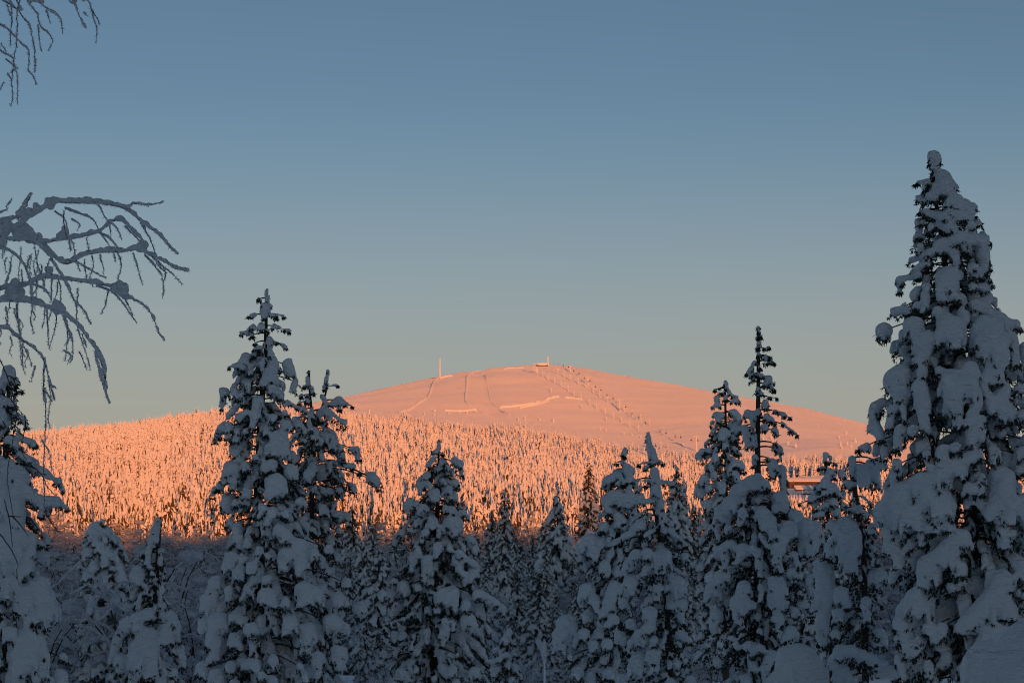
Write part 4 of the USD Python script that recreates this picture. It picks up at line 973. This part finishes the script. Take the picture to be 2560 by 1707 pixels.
# side twigs
TW = [
 Mn((780,205),(890,225),(940,200),(1000,207),(1060,212),(1150,190)), Mn((400,190),(500,230),(600,270),(650,360),(690,420),(740,500),(765,570)),
 Mn((1060,560),(1100,600),(1200,680),(1280,760)), Mn((650,755),(760,800),(850,890),(940,1020)), Mn((310,560),(380,650),(450,790),(500,900),(510,1000),(530,1100),(570,1200),(605,1350)),
 Mn((360,235),(430,290),(450,380),(460,480),(472,512)), Mn((490,280),(500,430),(550,500),(570,620),(595,690)), Mn((700,205),(750,270),(780,330),(860,400),(890,470)), Mn((1020,360),(1080,470),(1110,570),(1130,640),(1190,700)),
 Mn((690,550),(720,640),(720,690)), Mn((930,540),(960,640),(990,760)), Mn((850,545),(890,615)), Mn((980,530),(1060,620),(1110,700),(1115,840)), Mn((720,790),(700,880),(670,950)), Mn((820,800),(880,900),(905,960)),
 Mn((400,960),(440,1090),(425,1280)), Mn((450,990),(500,1130),(510,1250),(490,1310)), Mn((280,910),(290,1050),(300,1200)), Mn((150,900),(160,1050),(180,1150)), Mn((70,920),(110,1050),(130,1200),(145,1320)),
 Mn((540,890),(590,940),(645,1040)), Mn((330,930),(340,1000),(310,1160)), Mn((520,780),(515,900)), Mn((380,690),(375,890)), Mn((0,740),(40,640),(60,540)), Mn((480,600),(560,620),(650,670),(755,725)),
 Mn((300,1270),(330,1400),(370,1560)) + Lo((440,260),(450,420),(430,600),(440,700)), Mn((190,550),(170,640),(190,760),(200,860)), Mn((700,400),(780,450),(830,510)), Mn((770,330),(780,420)), Mn((840,330),(900,390),(960,450)), Mn((1140,620),(1190,690),(1180,750)),
 Mn((190,1200),(240,1300),(250,1340)), Mn((240,660),(270,760),(230,840)), Mn((500,1030),(520,1130),(490,1200)), Mn((0,980),(40,1080),(70,1110)), Mn((230,780),(330,800),(400,850)), Mn((480,290),(540,330),(530,370)), Mn((540,1090),(575,1190)), Mn((0,900),(20,980),(0,1060)),
 Lo((370,160),(330,290)), Lo((440,300),(490,330)), Lo((460,380),(515,470)), Lo((400,830),(460,910),(490,1000),(500,1090)), Lo((620,0),(680,40),(650,110)), Lo((750,0),(790,90),(815,160))]
for i, p in enumerate(TW):
    branch(p, 1.5, .7, (3.3, 2.2) if i % 4 else (4.6, 2.8), g.uniform(-.12, .12), 1.2)
# finer twigs hanging from the boughs near the left edge
HANG = Mn((20,320),(60,420),(100,480),(150,500),(200,540),(30,560),(90,700),(20,780),(60,880),(120,900),(200,890),(300,900),(340,920),(20,1080),(80,1110),(140,1150),(200,1190),(250,1240),(230,590),(280,620),(340,560),(400,610),(160,660),(10,660),(260,720),(360,720),(420,730),(560,560),(620,545),(780,535),(600,430),(520,430),(330,450))
for (x, y) in HANG:
    l = g.uniform(30, 95); s_ = g.normal(0, .16)
    branch([(x, y), (x + l * s_ * .3 + g.normal(0, 3), y + l * .35), (x + l * s_ * .6 + g.normal(0, 3), y + l * .7), (x + l * s_, y + l)], 1.2, .6, (2.4, 1.7), g.uniform(-.15, .15), 1.2)
# bare thin twigs in front of the left spruce
BARE = [Lo((-20,60),(50,240),(90,370),(130,580),(110,800),(70,1050),(70,1250),(130,1560)), Lo((40,210),(110,240),(150,280)), Lo((90,380),(160,500),(200,620),(240,640)), Lo((190,580),(190,700),(150,850),(160,940),(200,1000)),
 Lo((385,1060),(480,1150),(540,1260),(600,1340)), Lo((-10,640),(40,720)), Lw((90,0),(125,150),(150,350),(155,400)), Lw((-10,55),(90,100)), Lw((130,135),(245,140)), Lw((135,140),(200,210),(265,305)),
 Lw((-10,290),(80,400),(150,540),(150,620),(170,730)), Lw((-5,430),(10,580),(40,780)), Lw((345,90),(430,230),(500,300)), Lw((20,90),(60,300)), Lo((130,590),(190,600)), Lo((100,900),(140,1010))]
for p in BARE:
    branch(p, 1.7, .8, (0, 0), g.uniform(-.15, .1), .25)
# the hanging sprays at the top left
branch([(-420, -60), (-200, -120)] + Up((-60,-90),(20,-30),(25,100),(15,300),(10,430)), 2.6, 1.0, (5, 2.5), .1)
branch([(-420, -80), (-160, -90)] + Up((40,-30),(130,60),(220,130),(260,200),(330,280),(360,400),(390,560),(400,700),(410,800)), 2.6, .9, (5, 2.5), 0, 1, Up((225,85,26)))
branch([(-420, -150), (-100, -130)] + Up((240,-60),(265,230),(270,430),(250,620),(225,800),(210,1000),(215,1180),(205,1290)), 2.2, .8, (2.2, 2.0), -.1)
branch([(-420, -170), (-60, -120)] + Up((280,0),(340,110),(380,220),(460,290),(510,370),(490,430),(465,495)), 2.2, .9, (4, 3), .06)
branch([(-420, -180), (-40, -130)] + Up((330,20),(430,15),(500,80),(600,160),(700,230),(750,300),(775,450)), 2.6, .9, (6, 3), .03, 1, Up((350,25,40),(440,8,44),(525,55,34)))
branch([(-420, -20), (-120, 20)] + Up((0,310),(90,350),(180,430),(270,530),(350,610),(350,750),(340,830),(400,900),(430,990)), 2.4, .9, (4.5, 2.6), -.05)
branch([(-420, -240), (100, -140)] + Up((790,-10),(880,80),(940,200),(980,300),(1010,360)), 2.2, 1.0, (5, 4), 0, 1, Up((900,45,38)))
branch([(-420, -260), (150, -150)] + Up((970,0),(1060,70),(1100,160),(1130,290),(1170,390),(1170,470),(1160,560)), 2.4, .8, (5, 2.6), -.06, 1, Up((1080,25,44)))
branch([(-420, 40), (-140, 60)] + Up((0,560),(60,640),(100,730),(110,880),(110,1000),(105,1120)), 2.0, .8, (3.6, 2.4), .05)
for p in (Up((375,230),(385,400),(400,520)), Up((500,90),(530,170),(552,240)), Up((1110,180),(1180,290),(1195,350)), Up((115,880),(160,950)), Up((-10,610),(40,660),(140,740)), Up((80,60),(120,170),(150,220)), Up((880,30),(980,60),(1040,100)),
          Up((110,1020),(70,1110)), Up((-20,480),(40,570)), Up((920,100),(960,130)), Up((960,-20),(965,60)), Up((-10,650),(30,710)), Up((350,620),(330,780)), Up((160,-20),(230,90)), Up((90,740),(40,760))):
    branch(p, 1.4, .7, (3.0, 2.2), g.uniform(-.1, .1), 1.2)

# ------------------------------------------------------------------ what stands on the fell
def hit(px, row, y0=430.0, y1=2900.0):
    """Where the line of sight through a pixel first meets the ground."""
    y = np.arange(y0, y1, 2.0)
    p = at(px, row, y)
    d = p[:, 2] - terrain(p[:, 0], y)
    k = np.nonzero(d <= 0)[0]
    i = k[0] if len(k) else int(np.argmin(d))
    return np.array([p[i, 0], y[i], float(terrain(p[i, 0], y[i]))])

Z7 = lambda *p: [(900 + a / 2.94, 850 + b / 2.94) for a, b in p]
Z8 = lambda *p: [(1280 + a / 6.19, 860 + b / 6.19) for a, b in p]
def snow_wall(label, pts, height, width=2.6):
    """A snow fence drifted over into a bank."""
    q = smoothpath(np.array(pts), max(int(np.linalg.norm(np.diff(pts, axis=0), axis=1).sum() / 3), 5))
    w = np.array([hit(a, b) for a, b in q])
    w = w[np.r_[True, np.linalg.norm(np.diff(w, axis=0), axis=1) > .5]]
    w[:, 1] = ndimage.gaussian_filter1d(w[:, 1], 1.5, mode='nearest'); w[:, 0] = ndimage.gaussian_filter1d(w[:, 0], .8, mode='nearest')
    w[:, 2] = terrain(w[:, 0], w[:, 1])
    n = len(w)
    t = np.gradient(w[:, :2], axis=0); t /= np.linalg.norm(t, axis=1, keepdims=True) + 1e-9
    s = np.stack([-t[:, 1], t[:, 0], 0 * t[:, 0]], 1)
    r = np.random.default_rng(int(abs(w[0, 0] * 7)))
    h = height * (1 + r.normal(0, .18, n)).clip(.5, 1.5); h[0] *= .3; h[-1] *= .3
    prof = [(-.5, -.4), (-.28, .55), (-.1, .97), (.1, 1.0), (.26, .6), (.5, -.4)]
    c = w.mean(0); c[2] = w[:, 2].min()
    v = np.stack([w + s * (a * width) + np.array([0, 0, 1]) * (b * h)[:, None] for a, b in prof], 1).reshape(-1, 3) - c
    m = len(prof)
    i, j = np.meshgrid(np.arange(n - 1), np.arange(m - 1), indexing='ij'); k = i * m + j
    f = np.stack([k, k + m, k + m + 1, k + 1], -1).reshape(-1, 4)
    p = thing('snow_fence', label, 'snow fence', c)
    obj('drift', (v, f), 'far_snow', p, smooth=True)
    post = Soup()
    for a in range(0, n, 2):
        post.add(*tube([w[a] - c - [0, 0, .3], w[a] - c + [0, 0, h[a] + .35]], .09, 5))
    obj('posts', post.mesh(), 'rime', p, kind='stuff')
snow_wall('bright snow fence curving down from the tall mast on the left shoulder', Z7((280,535),(360,515),(440,460),(500,420),(530,340),(565,290),(680,262)), 1.6, 3.2)
snow_wall('snow fence along the left side of the groomed run', Z7((895,224),(840,237),(790,265),(785,340),(775,440),(800,480),(860,512)), 1.4, 3.6)
snow_wall('low snow bank running down to the trees from the left side of the run', Z7((870,520),(950,555),(1020,582)), .7)
snow_wall('snow fence along the right side of the groomed run', Z7((925,250),(940,340),(965,450),(1010,500)), .8, 3.0)
snow_wall('low snow bank at the bottom right of the groomed run', Z7((1020,505),(1060,530),(1110,558)), .9)
snow_wall('long snow fence rising from the run towards the lift poles', Z7((1015,500),(1100,495),(1180,485),(1215,480),(1330,460),(1400,430),(1465,418)), 2.2)
snow_wall('short second snow fence just below the long rising one', Z7((1165,506),(1225,490),(1290,478),(1390,450)), 1.4)
snow_wall('short level snow fence among the lift poles', Z7((1500,425),(1570,430),(1640,441)), 1.6)
snow_wall('low snow fence just above the tree line below the left mast', Z7((620,521),(740,525),(800,520),(858,512)), 1.6)
snow_wall('snow bank along the crest left of the summit', Z7((1050,217),(1080,211),(1130,210),(1210,206)), 1.2)

# masts, summit building
def mast(label, px, top, foot, width, crust):
    b = hit(px, foot + 1.0)
    h = z_at(top, b[1]) - b[2]
    p = thing('mast', label, 'mast', b)
    legs, brace, ice = Soup(), Soup(), Soup()
    r = np.random.default_rng(int(px))
    for sx, sy in ((-1, -1), (1, -1), (1, 1), (-1, 1)):
        obj('leg', tube([[sx * width / 2, sy * width / 2, -.5], [sx * width * .42, sy * width * .42, h]], .14, 6), 'rime', p)
    z = 0.6
    while z < h - 1:
        a = width / 2 * (1 - .16 * z / h)
        for c in range(4):
            e = [(-a, -a), (a, -a), (a, a), (-a, a)]
            q, s = e[c], e[(c + 1) % 4]
            brace.add(*tube([[*q, z], [*s, z + 1.2]], .07, 4)); brace.add(*tube([[*q, z], [*s, z]], .06, 4))
        if r.random() < crust:
            ico = trimesh.creation.icosphere(1, 1.0)
            ice.add(np.array(ico.vertices) * [a * r.uniform(.8, 1.25), a * r.uniform(.8, 1.25), r.uniform(.7, 1.3)] * (1 + r.normal(0, .1, (42, 1))) + [0, 0, z + .6], ico.faces)
        z += 1.2
    obj('bracing', brace.mesh(), 'rime', p, kind='stuff')
    if ice.n:
        obj('ice_crust', ice.mesh(), 'far_snow', p, kind='stuff')
    obj('tip', tube([[0, 0, h - .6], [0, 0, h + 1.2]], [.22, .1], 6), 'rime', p)
mast('tall ice-crusted mast standing on the left shoulder of the fell', 1100, 897.5, 947, 1.5, .95)
mast('shorter ice-crusted mast rising from the summit building', 1370, 891, 912, 1.7, 1.0)
b = hit(1356, 915)
p = thing('summit_building', 'low snow-covered building on the top of the fell', 'building', b)
obj('wall', box((14, 6, 2.6), (0, 0, .9)), 'wood_dark', p)
rf = trimesh.creation.icosphere(3, 1.0); v = np.array(rf.vertices); v = np.sign(v) * np.abs(v) ** .7 * [8.2, 4.4, 1.9]
obj('snowy_roof', (v * (1 + .1 * (meshkit.fbm(v / 2.0, 3, 2)[:, None] - .5)) + [0, 0, 2.2], rf.faces), 'far_snow', p, smooth=True)
obj('window', box((3.6, .3, .7), (5.0, -3.02, 1.2)), 'window_glass', p)
obj('annex', box((3.5, 3, 1.6), (-8.9, .5, .4)), 'wood_dark', p)
# lattice trestle left of the summit
for px, top, foot, lab in ((1336.5, 908, 931, 'frosted A-frame trestle of the lift top left of the summit building'), (1341, 917, 931, 'smaller frosted trestle beside the lift top')):
    b = hit(px, foot); h = z_at(top, b[1]) - b[2]
    p = thing('lift_trestle', lab, 'trestle', b)
    for sx in (-1, 1):
        obj('leg', tube([[sx * 2.3, 0, -.4], [sx * .3, 0, h]], .42, 6), 'rime', p)
    for z in (.35, .65):
        obj('crossbar', tube([[-2.2 * (1 - z), 0, h * z], [2.2 * (1 - z), 0, h * z]], .3, 5), 'rime', p)
    obj('head', tube([[-1.4, 0, h], [1.4, 0, h]], .28, 6), 'rime', p)
# poles of the two tow lifts
def pole_kind(path):
    c = UsdGeom.Xform.Define(stage, path)
    usdkit.mesh(stage, path + '/pole', tube([[0, 0, -.5], [0, 0, 6.6], [0, 0, 7.2]], [.38, .36, .28], 7), '/World/Looks/rime')
    usdkit.mesh(stage, path + '/crossarm', tube([[-1.3, 0, 6.7], [1.3, 0, 6.7]], .3, 5), '/World/Looks/rime')
    return c.GetPrim()
pk = pole_kind('/World/kinds/tow_lift_pole')
TOW1 = Z8((390,470),(475,517),(557,563),(662,610),(760,667),(868,740),(963,807),(1070,862),(1200,950),(1307,1012),(1440,1082),(1568,1150),(1693,1215),(1825,1287),(1960,1350))
TOW2 = Z8((708,470),(805,516),(907,570),(1027,632),(1143,690),(1258,766),(1360,832),(1483,906),(1610,985),(1735,1050),(1862,1120),(1995,1190),(2127,1255))
TOW3 = Z8((605,748),(1078,1010),(1465,1200))
for grp, lab, pts in (('left row of tow lift poles', 'slim frosted lift pole in the left row running down from the summit trestle', TOW1),
                      ('right row of tow lift poles', 'slim frosted lift pole in the right row below the summit building', TOW2),
                      ('scattered marker poles', 'lone short frosted pole beside the snow fences of the fell', TOW3)):
    for a, b_ in pts:
        w = hit(a, b_)
        q = thing('tow_lift_pole', lab, 'lift pole', w, grp, 15, (1, 1, (.72 if pts is TOW3 else 1.0) * w[1] / 2400 * 1.05))
        q.GetReferences().AddInternalReference(pk.GetPath()); q.SetInstanceable(True)
# gondola line: four pylons, a cable and its cabins
pyl = []
for (a, b_), h, lab in zip(Z8((900,432),(1175,636),(1668,1040)) + [(1741, 1128)], (7.5, 9.5, 12.5, 14.0),
                     ('gondola pylon nearest the summit, against the sky', 'second gondola pylon from the summit', 'tall gondola pylon with a snow drift at its foot', 'lowest gondola pylon, left of the slender spruces')):
    w = hit(a, b_)
    p = thing('gondola_pylon', lab, 'pylon', w, None, -28)
    obj('column', tube([[0, 0, -.6], [0, 0, h]], [.9, .7], 8), 'rime', p)
    obj('crossarm', tube([[-2.9, 0, h], [2.9, 0, h]], .5, 6), 'rime', p)
    for s in (-1, 1):
        obj('sheave', box((.5, 2.2, .6), (s * 2.5, 0, h + .25)), 'rime', p)
    pyl.append((w, h))
CAB = Z8((635,333),(715,329),(795,336),(877,354),(955,417),(1036,460),(1120,530),(1207,571),(1291,661),(1377,711),(1470,793),(1565,840),(1663,908),(1760,972),(1858,1076),(1963,1134),(2065,1226),(2290,1353)) + [(1665, 1082), (1688, 1091), (1702, 1093), (1728, 1100), (1744, 1101)]
yy = np.interp([a for a, _ in CAB], [1380, 1425, 1470, 1549, 1741], [2590, pyl[0][0][1], pyl[1][0][1], pyl[2][0][1], pyl[3][0][1]])
cc = np.array([at(a, b_, y) for (a, b_), y in zip(CAB, yy)])
ck = UsdGeom.Xform.Define(stage, '/World/kinds/gondola_cabin')
bodym = trimesh.creation.icosphere(2, 1.0); v = np.array(bodym.vertices); v = np.sign(v) * np.abs(v) ** .55 * [.72, .6, .7]
usdkit.mesh(stage, '/World/kinds/gondola_cabin/cabin', (v, bodym.faces), '/World/Looks/cabin_dark', True)
usdkit.mesh(stage, '/World/kinds/gondola_cabin/hanger', tube([[0, 0, 1.0], [.15, 0, 2.0], [0, 0, 2.6]], .12, 5), '/World/Looks/cabin_dark')
for w in cc:
    q = thing('gondola_cabin', 'small dark gondola cabin hanging in the line down the right of the fell', 'gondola cabin', w, 'gondola cabins on the line', -28)
    q.GetReferences().AddInternalReference(ck.GetPath()); q.SetInstanceable(True)
tag_c = thing('gondola_cable', 'thin cable the gondola cabins hang from', 'cable', cc[0])
obj('rope', tube(cc[np.argsort(cc[:, 0])] + [0, 0, 2.6] - cc[0], .02, 4), 'cabin_dark', tag_c)
# lone rimed trees above the tree line
LONE = [(1085.4,1040),(1087,1029),(1122,1035),(1150,1032),(1168,1034),(1190,1032),(1349,1052),(1313,1050),(1296,1052),(1384,1055),(923,1036),(924,1030),(1011,1037),(1061,1037),(1707,1113),(1989,1118),(2098,1096),(2046,1070),(2115,1085),(2102,1114),(2138,1105),(2118,1113),(1970,1111),(1908,1101),(1929,1098),(1932,1104),(2128,1118),(2105,1122),(860,1027),(884,1030),(640,1020),(660,1018),(690,1016),(612,1021),(590,1023),(545,1031),(1560,1086),(1580,1090),(1602,1095),(1625,1100),(1500,1075),(1515,1078)]
for a, b_ in LONE:
    w = hit(a, b_)
    q = thing('lone_spruce', 'lone stunted white tree above the tree line', 'spruce tree', w - [0, 0, .15], 'stunted trees above the tree line', g.uniform(0, 360), g.uniform(.34, .6) * np.array([1.5, 1.5, 1.0]))
    q.GetReferences().AddInternalReference(lone_kinds[g.integers(0, 2)].GetPath()); q.SetInstanceable(True)

# ------------------------------------------------------------------ the lodge and cabins in the forest at the right
def gable(size, h, rise, over=.6, thick=.45):
    """A snow-laden pitched roof as a closed prism, ridge along x."""
    a, b = size[0] / 2 + over, size[1] / 2 + over
    v = [(-a, -b, h - .2), (-a, 0, h + rise), (-a, b, h - .2), (-a, b, h - .2 + thick), (-a, 0, h + rise + thick), (-a, -b, h - .2 + thick)]
    v = np.array(v + [(-x, y, z) for x, y, z in v])
    q = [(0, 6, 11, 5), (5, 11, 10, 4), (4, 10, 9, 3), (3, 9, 8, 2), (2, 8, 7, 1), (1, 7, 6, 0)]
    tri = [(0, 5, 4), (0, 4, 1), (1, 4, 3), (1, 3, 2), (6, 10, 11), (6, 7, 10), (7, 9, 10), (7, 8, 9)]
    f = [t_ for a_, b2, c, d in q for t_ in ((a_, b2, c), (a_, c, d))] + tri
    return v, np.array(f)
def house(name, label, px0, px1, foot, eave, ridge, depth, rot, posts=0, y=None, end='wood'):
    b = hit((px0 + px1) / 2, foot) if y is None else None
    s = b[1] / F
    L, h, rise = (px1 - px0) * s / max(math.cos(math.radians(rot)), .5), (foot - eave) * s, (eave - ridge) * s
    p = thing(name, label, 'building', b, None, rot)
    obj('wall', box((L, depth, h + .6), (0, 0, h / 2 - .3)), 'wood', p)
    obj('snowy_roof', gable((L, depth), h, max(rise, .8)), 'far_snow', p)
    if posts:
        obj('window_band', box((L * .86, .12, h * .72), (L * .05, -depth / 2 - .03, h * .5)), 'window_glass', p)
        for k in range(posts):
            obj('post', box((.22, .26, h), (-L * .38 + L * .86 * k / (posts - 1), -depth / 2 - .25, h / 2)), 'wood', p)
        obj('snowy_canopy', box((L * .90, 2.2, .42), (L * .04, -depth / 2 - .9, h + .12)), 'far_snow', p)
    else:
        for k in range(max(int(L / 3), 2)):
            obj('window', box((.9, .1, .9), (-L * .36 + k * L * .72 / max(int(L / 3) - 1, 1), -depth / 2 - .03, h * .55)), 'window_glass', p)
        obj('door', box((.9, .1, min(2.0, h * .8)), (L * .12, -depth / 2 - .04, min(2.0, h * .8) / 2)), 'wood_dark', p)
    return p
house('lodge', 'long timber lodge with a snowy roof and a dark window front', 1967, 2075, 1218, 1203.5, 1197.5, 9.0, 8, posts=22)
house('cabin', 'cabin with a broad snow-covered roof in front of the lodge', 1989, 2034, 1227, 1222.5, 1215, 7.0, -6)
house('cabin', 'low snow-roofed shed in front of the broad-roofed cabin', 2008, 2046, 1236, 1232, 1227, 5.0, -6)
house('cabin', 'orange sunlit cabin glimpsed behind the spindly-topped spruce', 1899, 1914, 1199, 1193, 1187, 6.0, 20)
house('cabin', 'orange sunlit cabin glimpsed right of the cross-topped spruce', 1654, 1673, 1193, 1187, 1180, 6.0, 15)
# ------------------------------------------------------------------ the shaded valley: finer spruces at middle distance and frosted birch scrub
r = np.random.default_rng(8)
def mid_tree(px, top, dist, half, label, seed, name='spruce_tree', snow=.7, cell=3.6, gap=13, rad=5.6, unit=.6, build=True):
    base = at(px, 1400, dist); gz = float(terrain(base[0], dist))
    # row of the foot at that distance
    rows = np.linspace(1285, 2000, 1500); foot = float(np.interp(-gz, -z_at(rows, dist), rows))
    H = foot - top
    T = [(px, top), (px + r.normal(0, 2), top + H * .4), (px + r.normal(0, 3), foot)]
    O = [(top + H * f, px - half * w * r.uniform(.85, 1.15), px + half * w * r.uniform(.85, 1.15)) for f, w in ((0, .06), (.1, .22), (.22, .42), (.38, .62), (.55, .82), (.75, .98), (.92, 1.05), (1, .8))]
    t_ = Spruce(dist, seed, cell, (px - half * 1.5 - 8, top - 10, px + half * 1.5 + 8, foot + 14), half * 1.45 + 6, unit)
    t_.snow.cone((px, 0, -top - 3), (px, 0, -top - 12), 2.6, 3.6)
    t_.fill(T, O, top + 8, foot - 6, gap, rad, snow=snow, fingers=1.0, shrink=1.0, count=6, sag=.6, back=.8)
    prim = t_.build(name, label, 'spruce tree', T, 1.2, 5, amp=.9, wave=9, needle=(9, 2.4, .5, 4), pieces=1)
    return prim, np.array([base[0], dist, gz]), foot - top
specs = [(1473, 1156, 150, 50, 'dark spruce with a sunlit reddish tip, left of the hooked-lump spruce'), (1262, 1223, 120, 46, 'taller spruce of the close pair right of the middle spruce'),
         (1392, 1240, 100, 66, 'bushy spruce standing between the middle spruce and the hooked-lump one'), (880, 1262, 130, 46, 'pointed spruce just right of the large left spruce'), (1690, 1160, 75, 66, 'dense snowy spruce showing between the cross-topped and slender spruces')]
protos_ = []
for i, (px, top, d, half, lab) in enumerate(specs):
    protos_.append(mid_tree(px, top, d, half, lab, 300 + i))
def place_mid(px, top, dist, label, group=None, wide=1.0):
    k = int(r.integers(0, len(protos_)))
    src, base, H = protos_[k]
    b = at(px, 1400, dist); gz = float(terrain(b[0], dist))
    h = z_at(top, dist) - gz
    h0 = H * base[1] / F
    copy_of(src, 'spruce_tree', label, 'spruce tree', (b[0], dist, gz), float(r.uniform(0, 360)), (h / h0 * wide, h / h0 * wide, h / h0), group)
for px, top, d, lab in [
    (1228, 1270, 125, 'shorter spruce of the close pair right of the middle spruce'), (930, 1290, 135, 'narrow spruce between the large left spruce and the middle one'),
    (1000, 1302, 150, 'half-hidden spruce tip at the left edge of the middle spruce'), (145, 1372, 130, 'small pointed spruce right of the left-edge spruce, under the birch'),
    (505, 1372, 120, 'small pointed spruce at the left foot of the large left spruce'), (1360, 1300, 140, 'slim spruce left of the bushy one between middle and right trees'),
    (1300, 1345, 110, 'low spruce right of the close pair'), (1175, 1440, 75, 'low spruce under the right boughs of the middle spruce'), (960, 1440, 70, 'low spruce in the gap left of the middle spruce'),
    (1330, 1400, 80, 'wide low spruce in front of the bushy one'), (1430, 1390, 95, 'low dark spruce beside the hooked-lump spruce'), (885, 1480, 60, 'spruce at the right foot of the large left spruce'),
    (1730, 1260, 85, 'spruce low behind the smaller slender spruce'), (1940, 1290, 80, 'spruce low in the gap below the lodge'), (1760, 1330, 60, 'low snowy spruce left of the spindly-topped spruce'),
    (1390, 1470, 55, 'snow-flecked spruce low at the left of the hooked-lump spruce'), (440, 1400, 150, 'distant small spruce between the stubby and the large left spruce'), (190, 1380, 170, 'distant spruce tip behind the round-topped spruce'),
    (350, 1560, 48, 'low spruce between the round-topped and the stubby spruce'), (1240, 1480, 62, 'low snow-flecked spruce right of the middle spruce'), (2590, 1240, 60, 'spruce at the far right edge behind the tallest one'),
    (2010, 1390, 60, 'low spruce between the lodge-side spruces')]:
    place_mid(px, top, d, lab)
WALL = [(905,1345,70),(945,1380,58),(990,1330,95),(1130,1330,100),(1160,1365,70),(1195,1330,92),(1215,1390,58),(1250,1350,80),(1285,1300,118),(1295,1410,56),(1325,1320,105),(1345,1440,50),(1375,1350,78),(1410,1300,120),
        (1440,1450,52),(1160,1520,48),(1290,1530,45),(1205,1560,42),(1385,1560,44),(870,1390,64),(915,1540,46),(955,1590,42),(1430,1560,46),(1700,1330,62),(1735,1390,52),(1715,1470,44),(1745,1560,40),(1680,1300,85),(1930,1340,58),(1985,1330,64),(2030,1300,90),
        (1545,1300,75),(1590,1250,110),(60,1420,60),(160,1480,62),(205,1540,48),(470,1500,60),(445,1580,50),(150,1600,44),(350,1480,75),(480,1620,44)]
for px, top, d in WALL:
    place_mid(px + r.normal(0, 4), top + r.normal(0, 8), d, 'slim snowy spruce in the dense stand between the big foreground trees', 'slim spruces behind the foreground trees', wide=r.uniform(.85, 1.25))
for _ in range(110):
    d = r.uniform(110, 330); px = r.uniform(-60, 2620)
    b = at(px, 1400, d); gz = float(terrain(b[0], d))
    h = r.uniform(2.2, 6.2)
    top = CY - F * math.tan(math.atan((gz + h) / d) - PITCH)
    place_mid(px, max(top, 1345 if r.random() < .6 else 1300), d, 'small frosted spruce scattered in the shaded valley scrub', 'small spruces in the valley scrub')

def shrub(seed):
    """A leafless birch bush furred with hoar frost."""
    q = np.random.default_rng(seed)
    wood, fr = Soup(), Soup()
    for k in range(11):
        a, h = q.uniform(0, 6.28), q.uniform(1.3, 2.6)
        lean = q.uniform(.15, .55)
        p = np.array([[0, 0, -.1], [math.cos(a) * lean * h * .3, math.sin(a) * lean * h * .3, h * .5], [math.cos(a) * lean * h * .75, math.sin(a) * lean * h * .75, h * .9], [math.cos(a) * lean * h, math.sin(a) * lean * h, h]])
        p = smoothpath(p, 7)
        wood.add(*tube(p, np.linspace(.026, .012, 7), 3))
        for m in range(8):
            i = q.integers(2, 7); b2 = a + q.normal(0, 1.3); l = q.uniform(.25, .7)
            e = np.array([p[i], p[i] + [math.cos(b2) * l * .5, math.sin(b2) * l * .5, l * .35], p[i] + [math.cos(b2) * l, math.sin(b2) * l, l * q.uniform(-.1, .6)]])
            fr.add(*tube(e, [.020, .024, .016], 3))
            for _ in range(3):
                j = e[1] + (e[2] - e[1]) * q.random(); u_ = q.normal(0, 1, 3); u_ /= np.linalg.norm(u_)
                fr.add(*tube([j, j + u_ * q.uniform(.12, .3)], [.016, .010], 3))
            if q.random() < .35:
                ico = trimesh.creation.icosphere(0, 1.0)
                fr.add(np.array(ico.vertices) * q.uniform(.06, .16) * [1.5, 1.5, .8] + e[1], ico.faces)
    return wood.mesh(), fr.mesh()
sc = UsdGeom.PointInstancer.Define(stage, '/World/frosted_scrub')
mark(sc.GetPrim(), 'blue-grey thicket of frosted leafless birch scrub on the shaded valley floor', 'scrub', kind='stuff')
tg = []
for k in range(5):
    w_, f_ = shrub(700 + k)
    c = UsdGeom.Xform.Define(stage, f'/World/frosted_scrub/kinds/frosted_bush_{k:03d}')
    usdkit.mesh(stage, f'{c.GetPath()}/stems', w_, '/World/Looks/twig'); usdkit.mesh(stage, f'{c.GetPath()}/frosted_twigs', f_, '/World/Looks/frosted_twig')
    tg.append(c.GetPath())
pts = []
y = 34.0
while y < 325:
    sp = 1.6 if y > 70 else 2.2
    half = .295 * y
    x = np.arange(-half, half, sp)
    pts.append(np.stack([x + r.uniform(-.5, .5, len(x)) * sp, y + r.uniform(-.5, .5, len(x)) * sp], 1))
    y += sp
pts = np.vstack(pts)
patch = meshkit.fbm(np.c_[pts / 14.0, 0 * pts[:, 0]], 3, 31)
limit = 235 + 170 * meshkit.fbm(np.c_[pts[:, :1] / 16.0, 0 * pts], 3, 41)
thin = np.clip((limit - pts[:, 1]) / 40, 0, 1)
pts = pts[(patch > .34) & (r.random(len(pts)) < .8 * thin)]
n = len(pts); print('scrub', n)
s = np.clip(r.normal(1, .28, n), .4, 1.7) * (.45 + 1.1 * meshkit.fbm(np.c_[pts / 11.0, 0 * pts[:, 0]], 2, 57)) * np.interp(pts[:, 1], [34, 80, 200, 325], [.55, .9, 1.35, 1.5])
sc.CreatePrototypesRel().SetTargets(tg)
sc.CreateProtoIndicesAttr(Vt.IntArray.FromNumpy(r.integers(0, 5, n).astype(np.int32)))
sc.CreatePositionsAttr(Vt.Vec3fArray.FromNumpy(np.c_[pts, terrain(pts[:, 0], pts[:, 1])].astype(np.float32)))
an = r.uniform(0, np.pi, n)
sc.CreateOrientationsAttr(Vt.QuathArray([Gf.Quath(float(np.cos(a)), 0, 0, float(np.sin(a))) for a in an]))
sc.CreateScalesAttr(Vt.Vec3fArray.FromNumpy(np.stack([s, s, s], 1).astype(np.float32)))
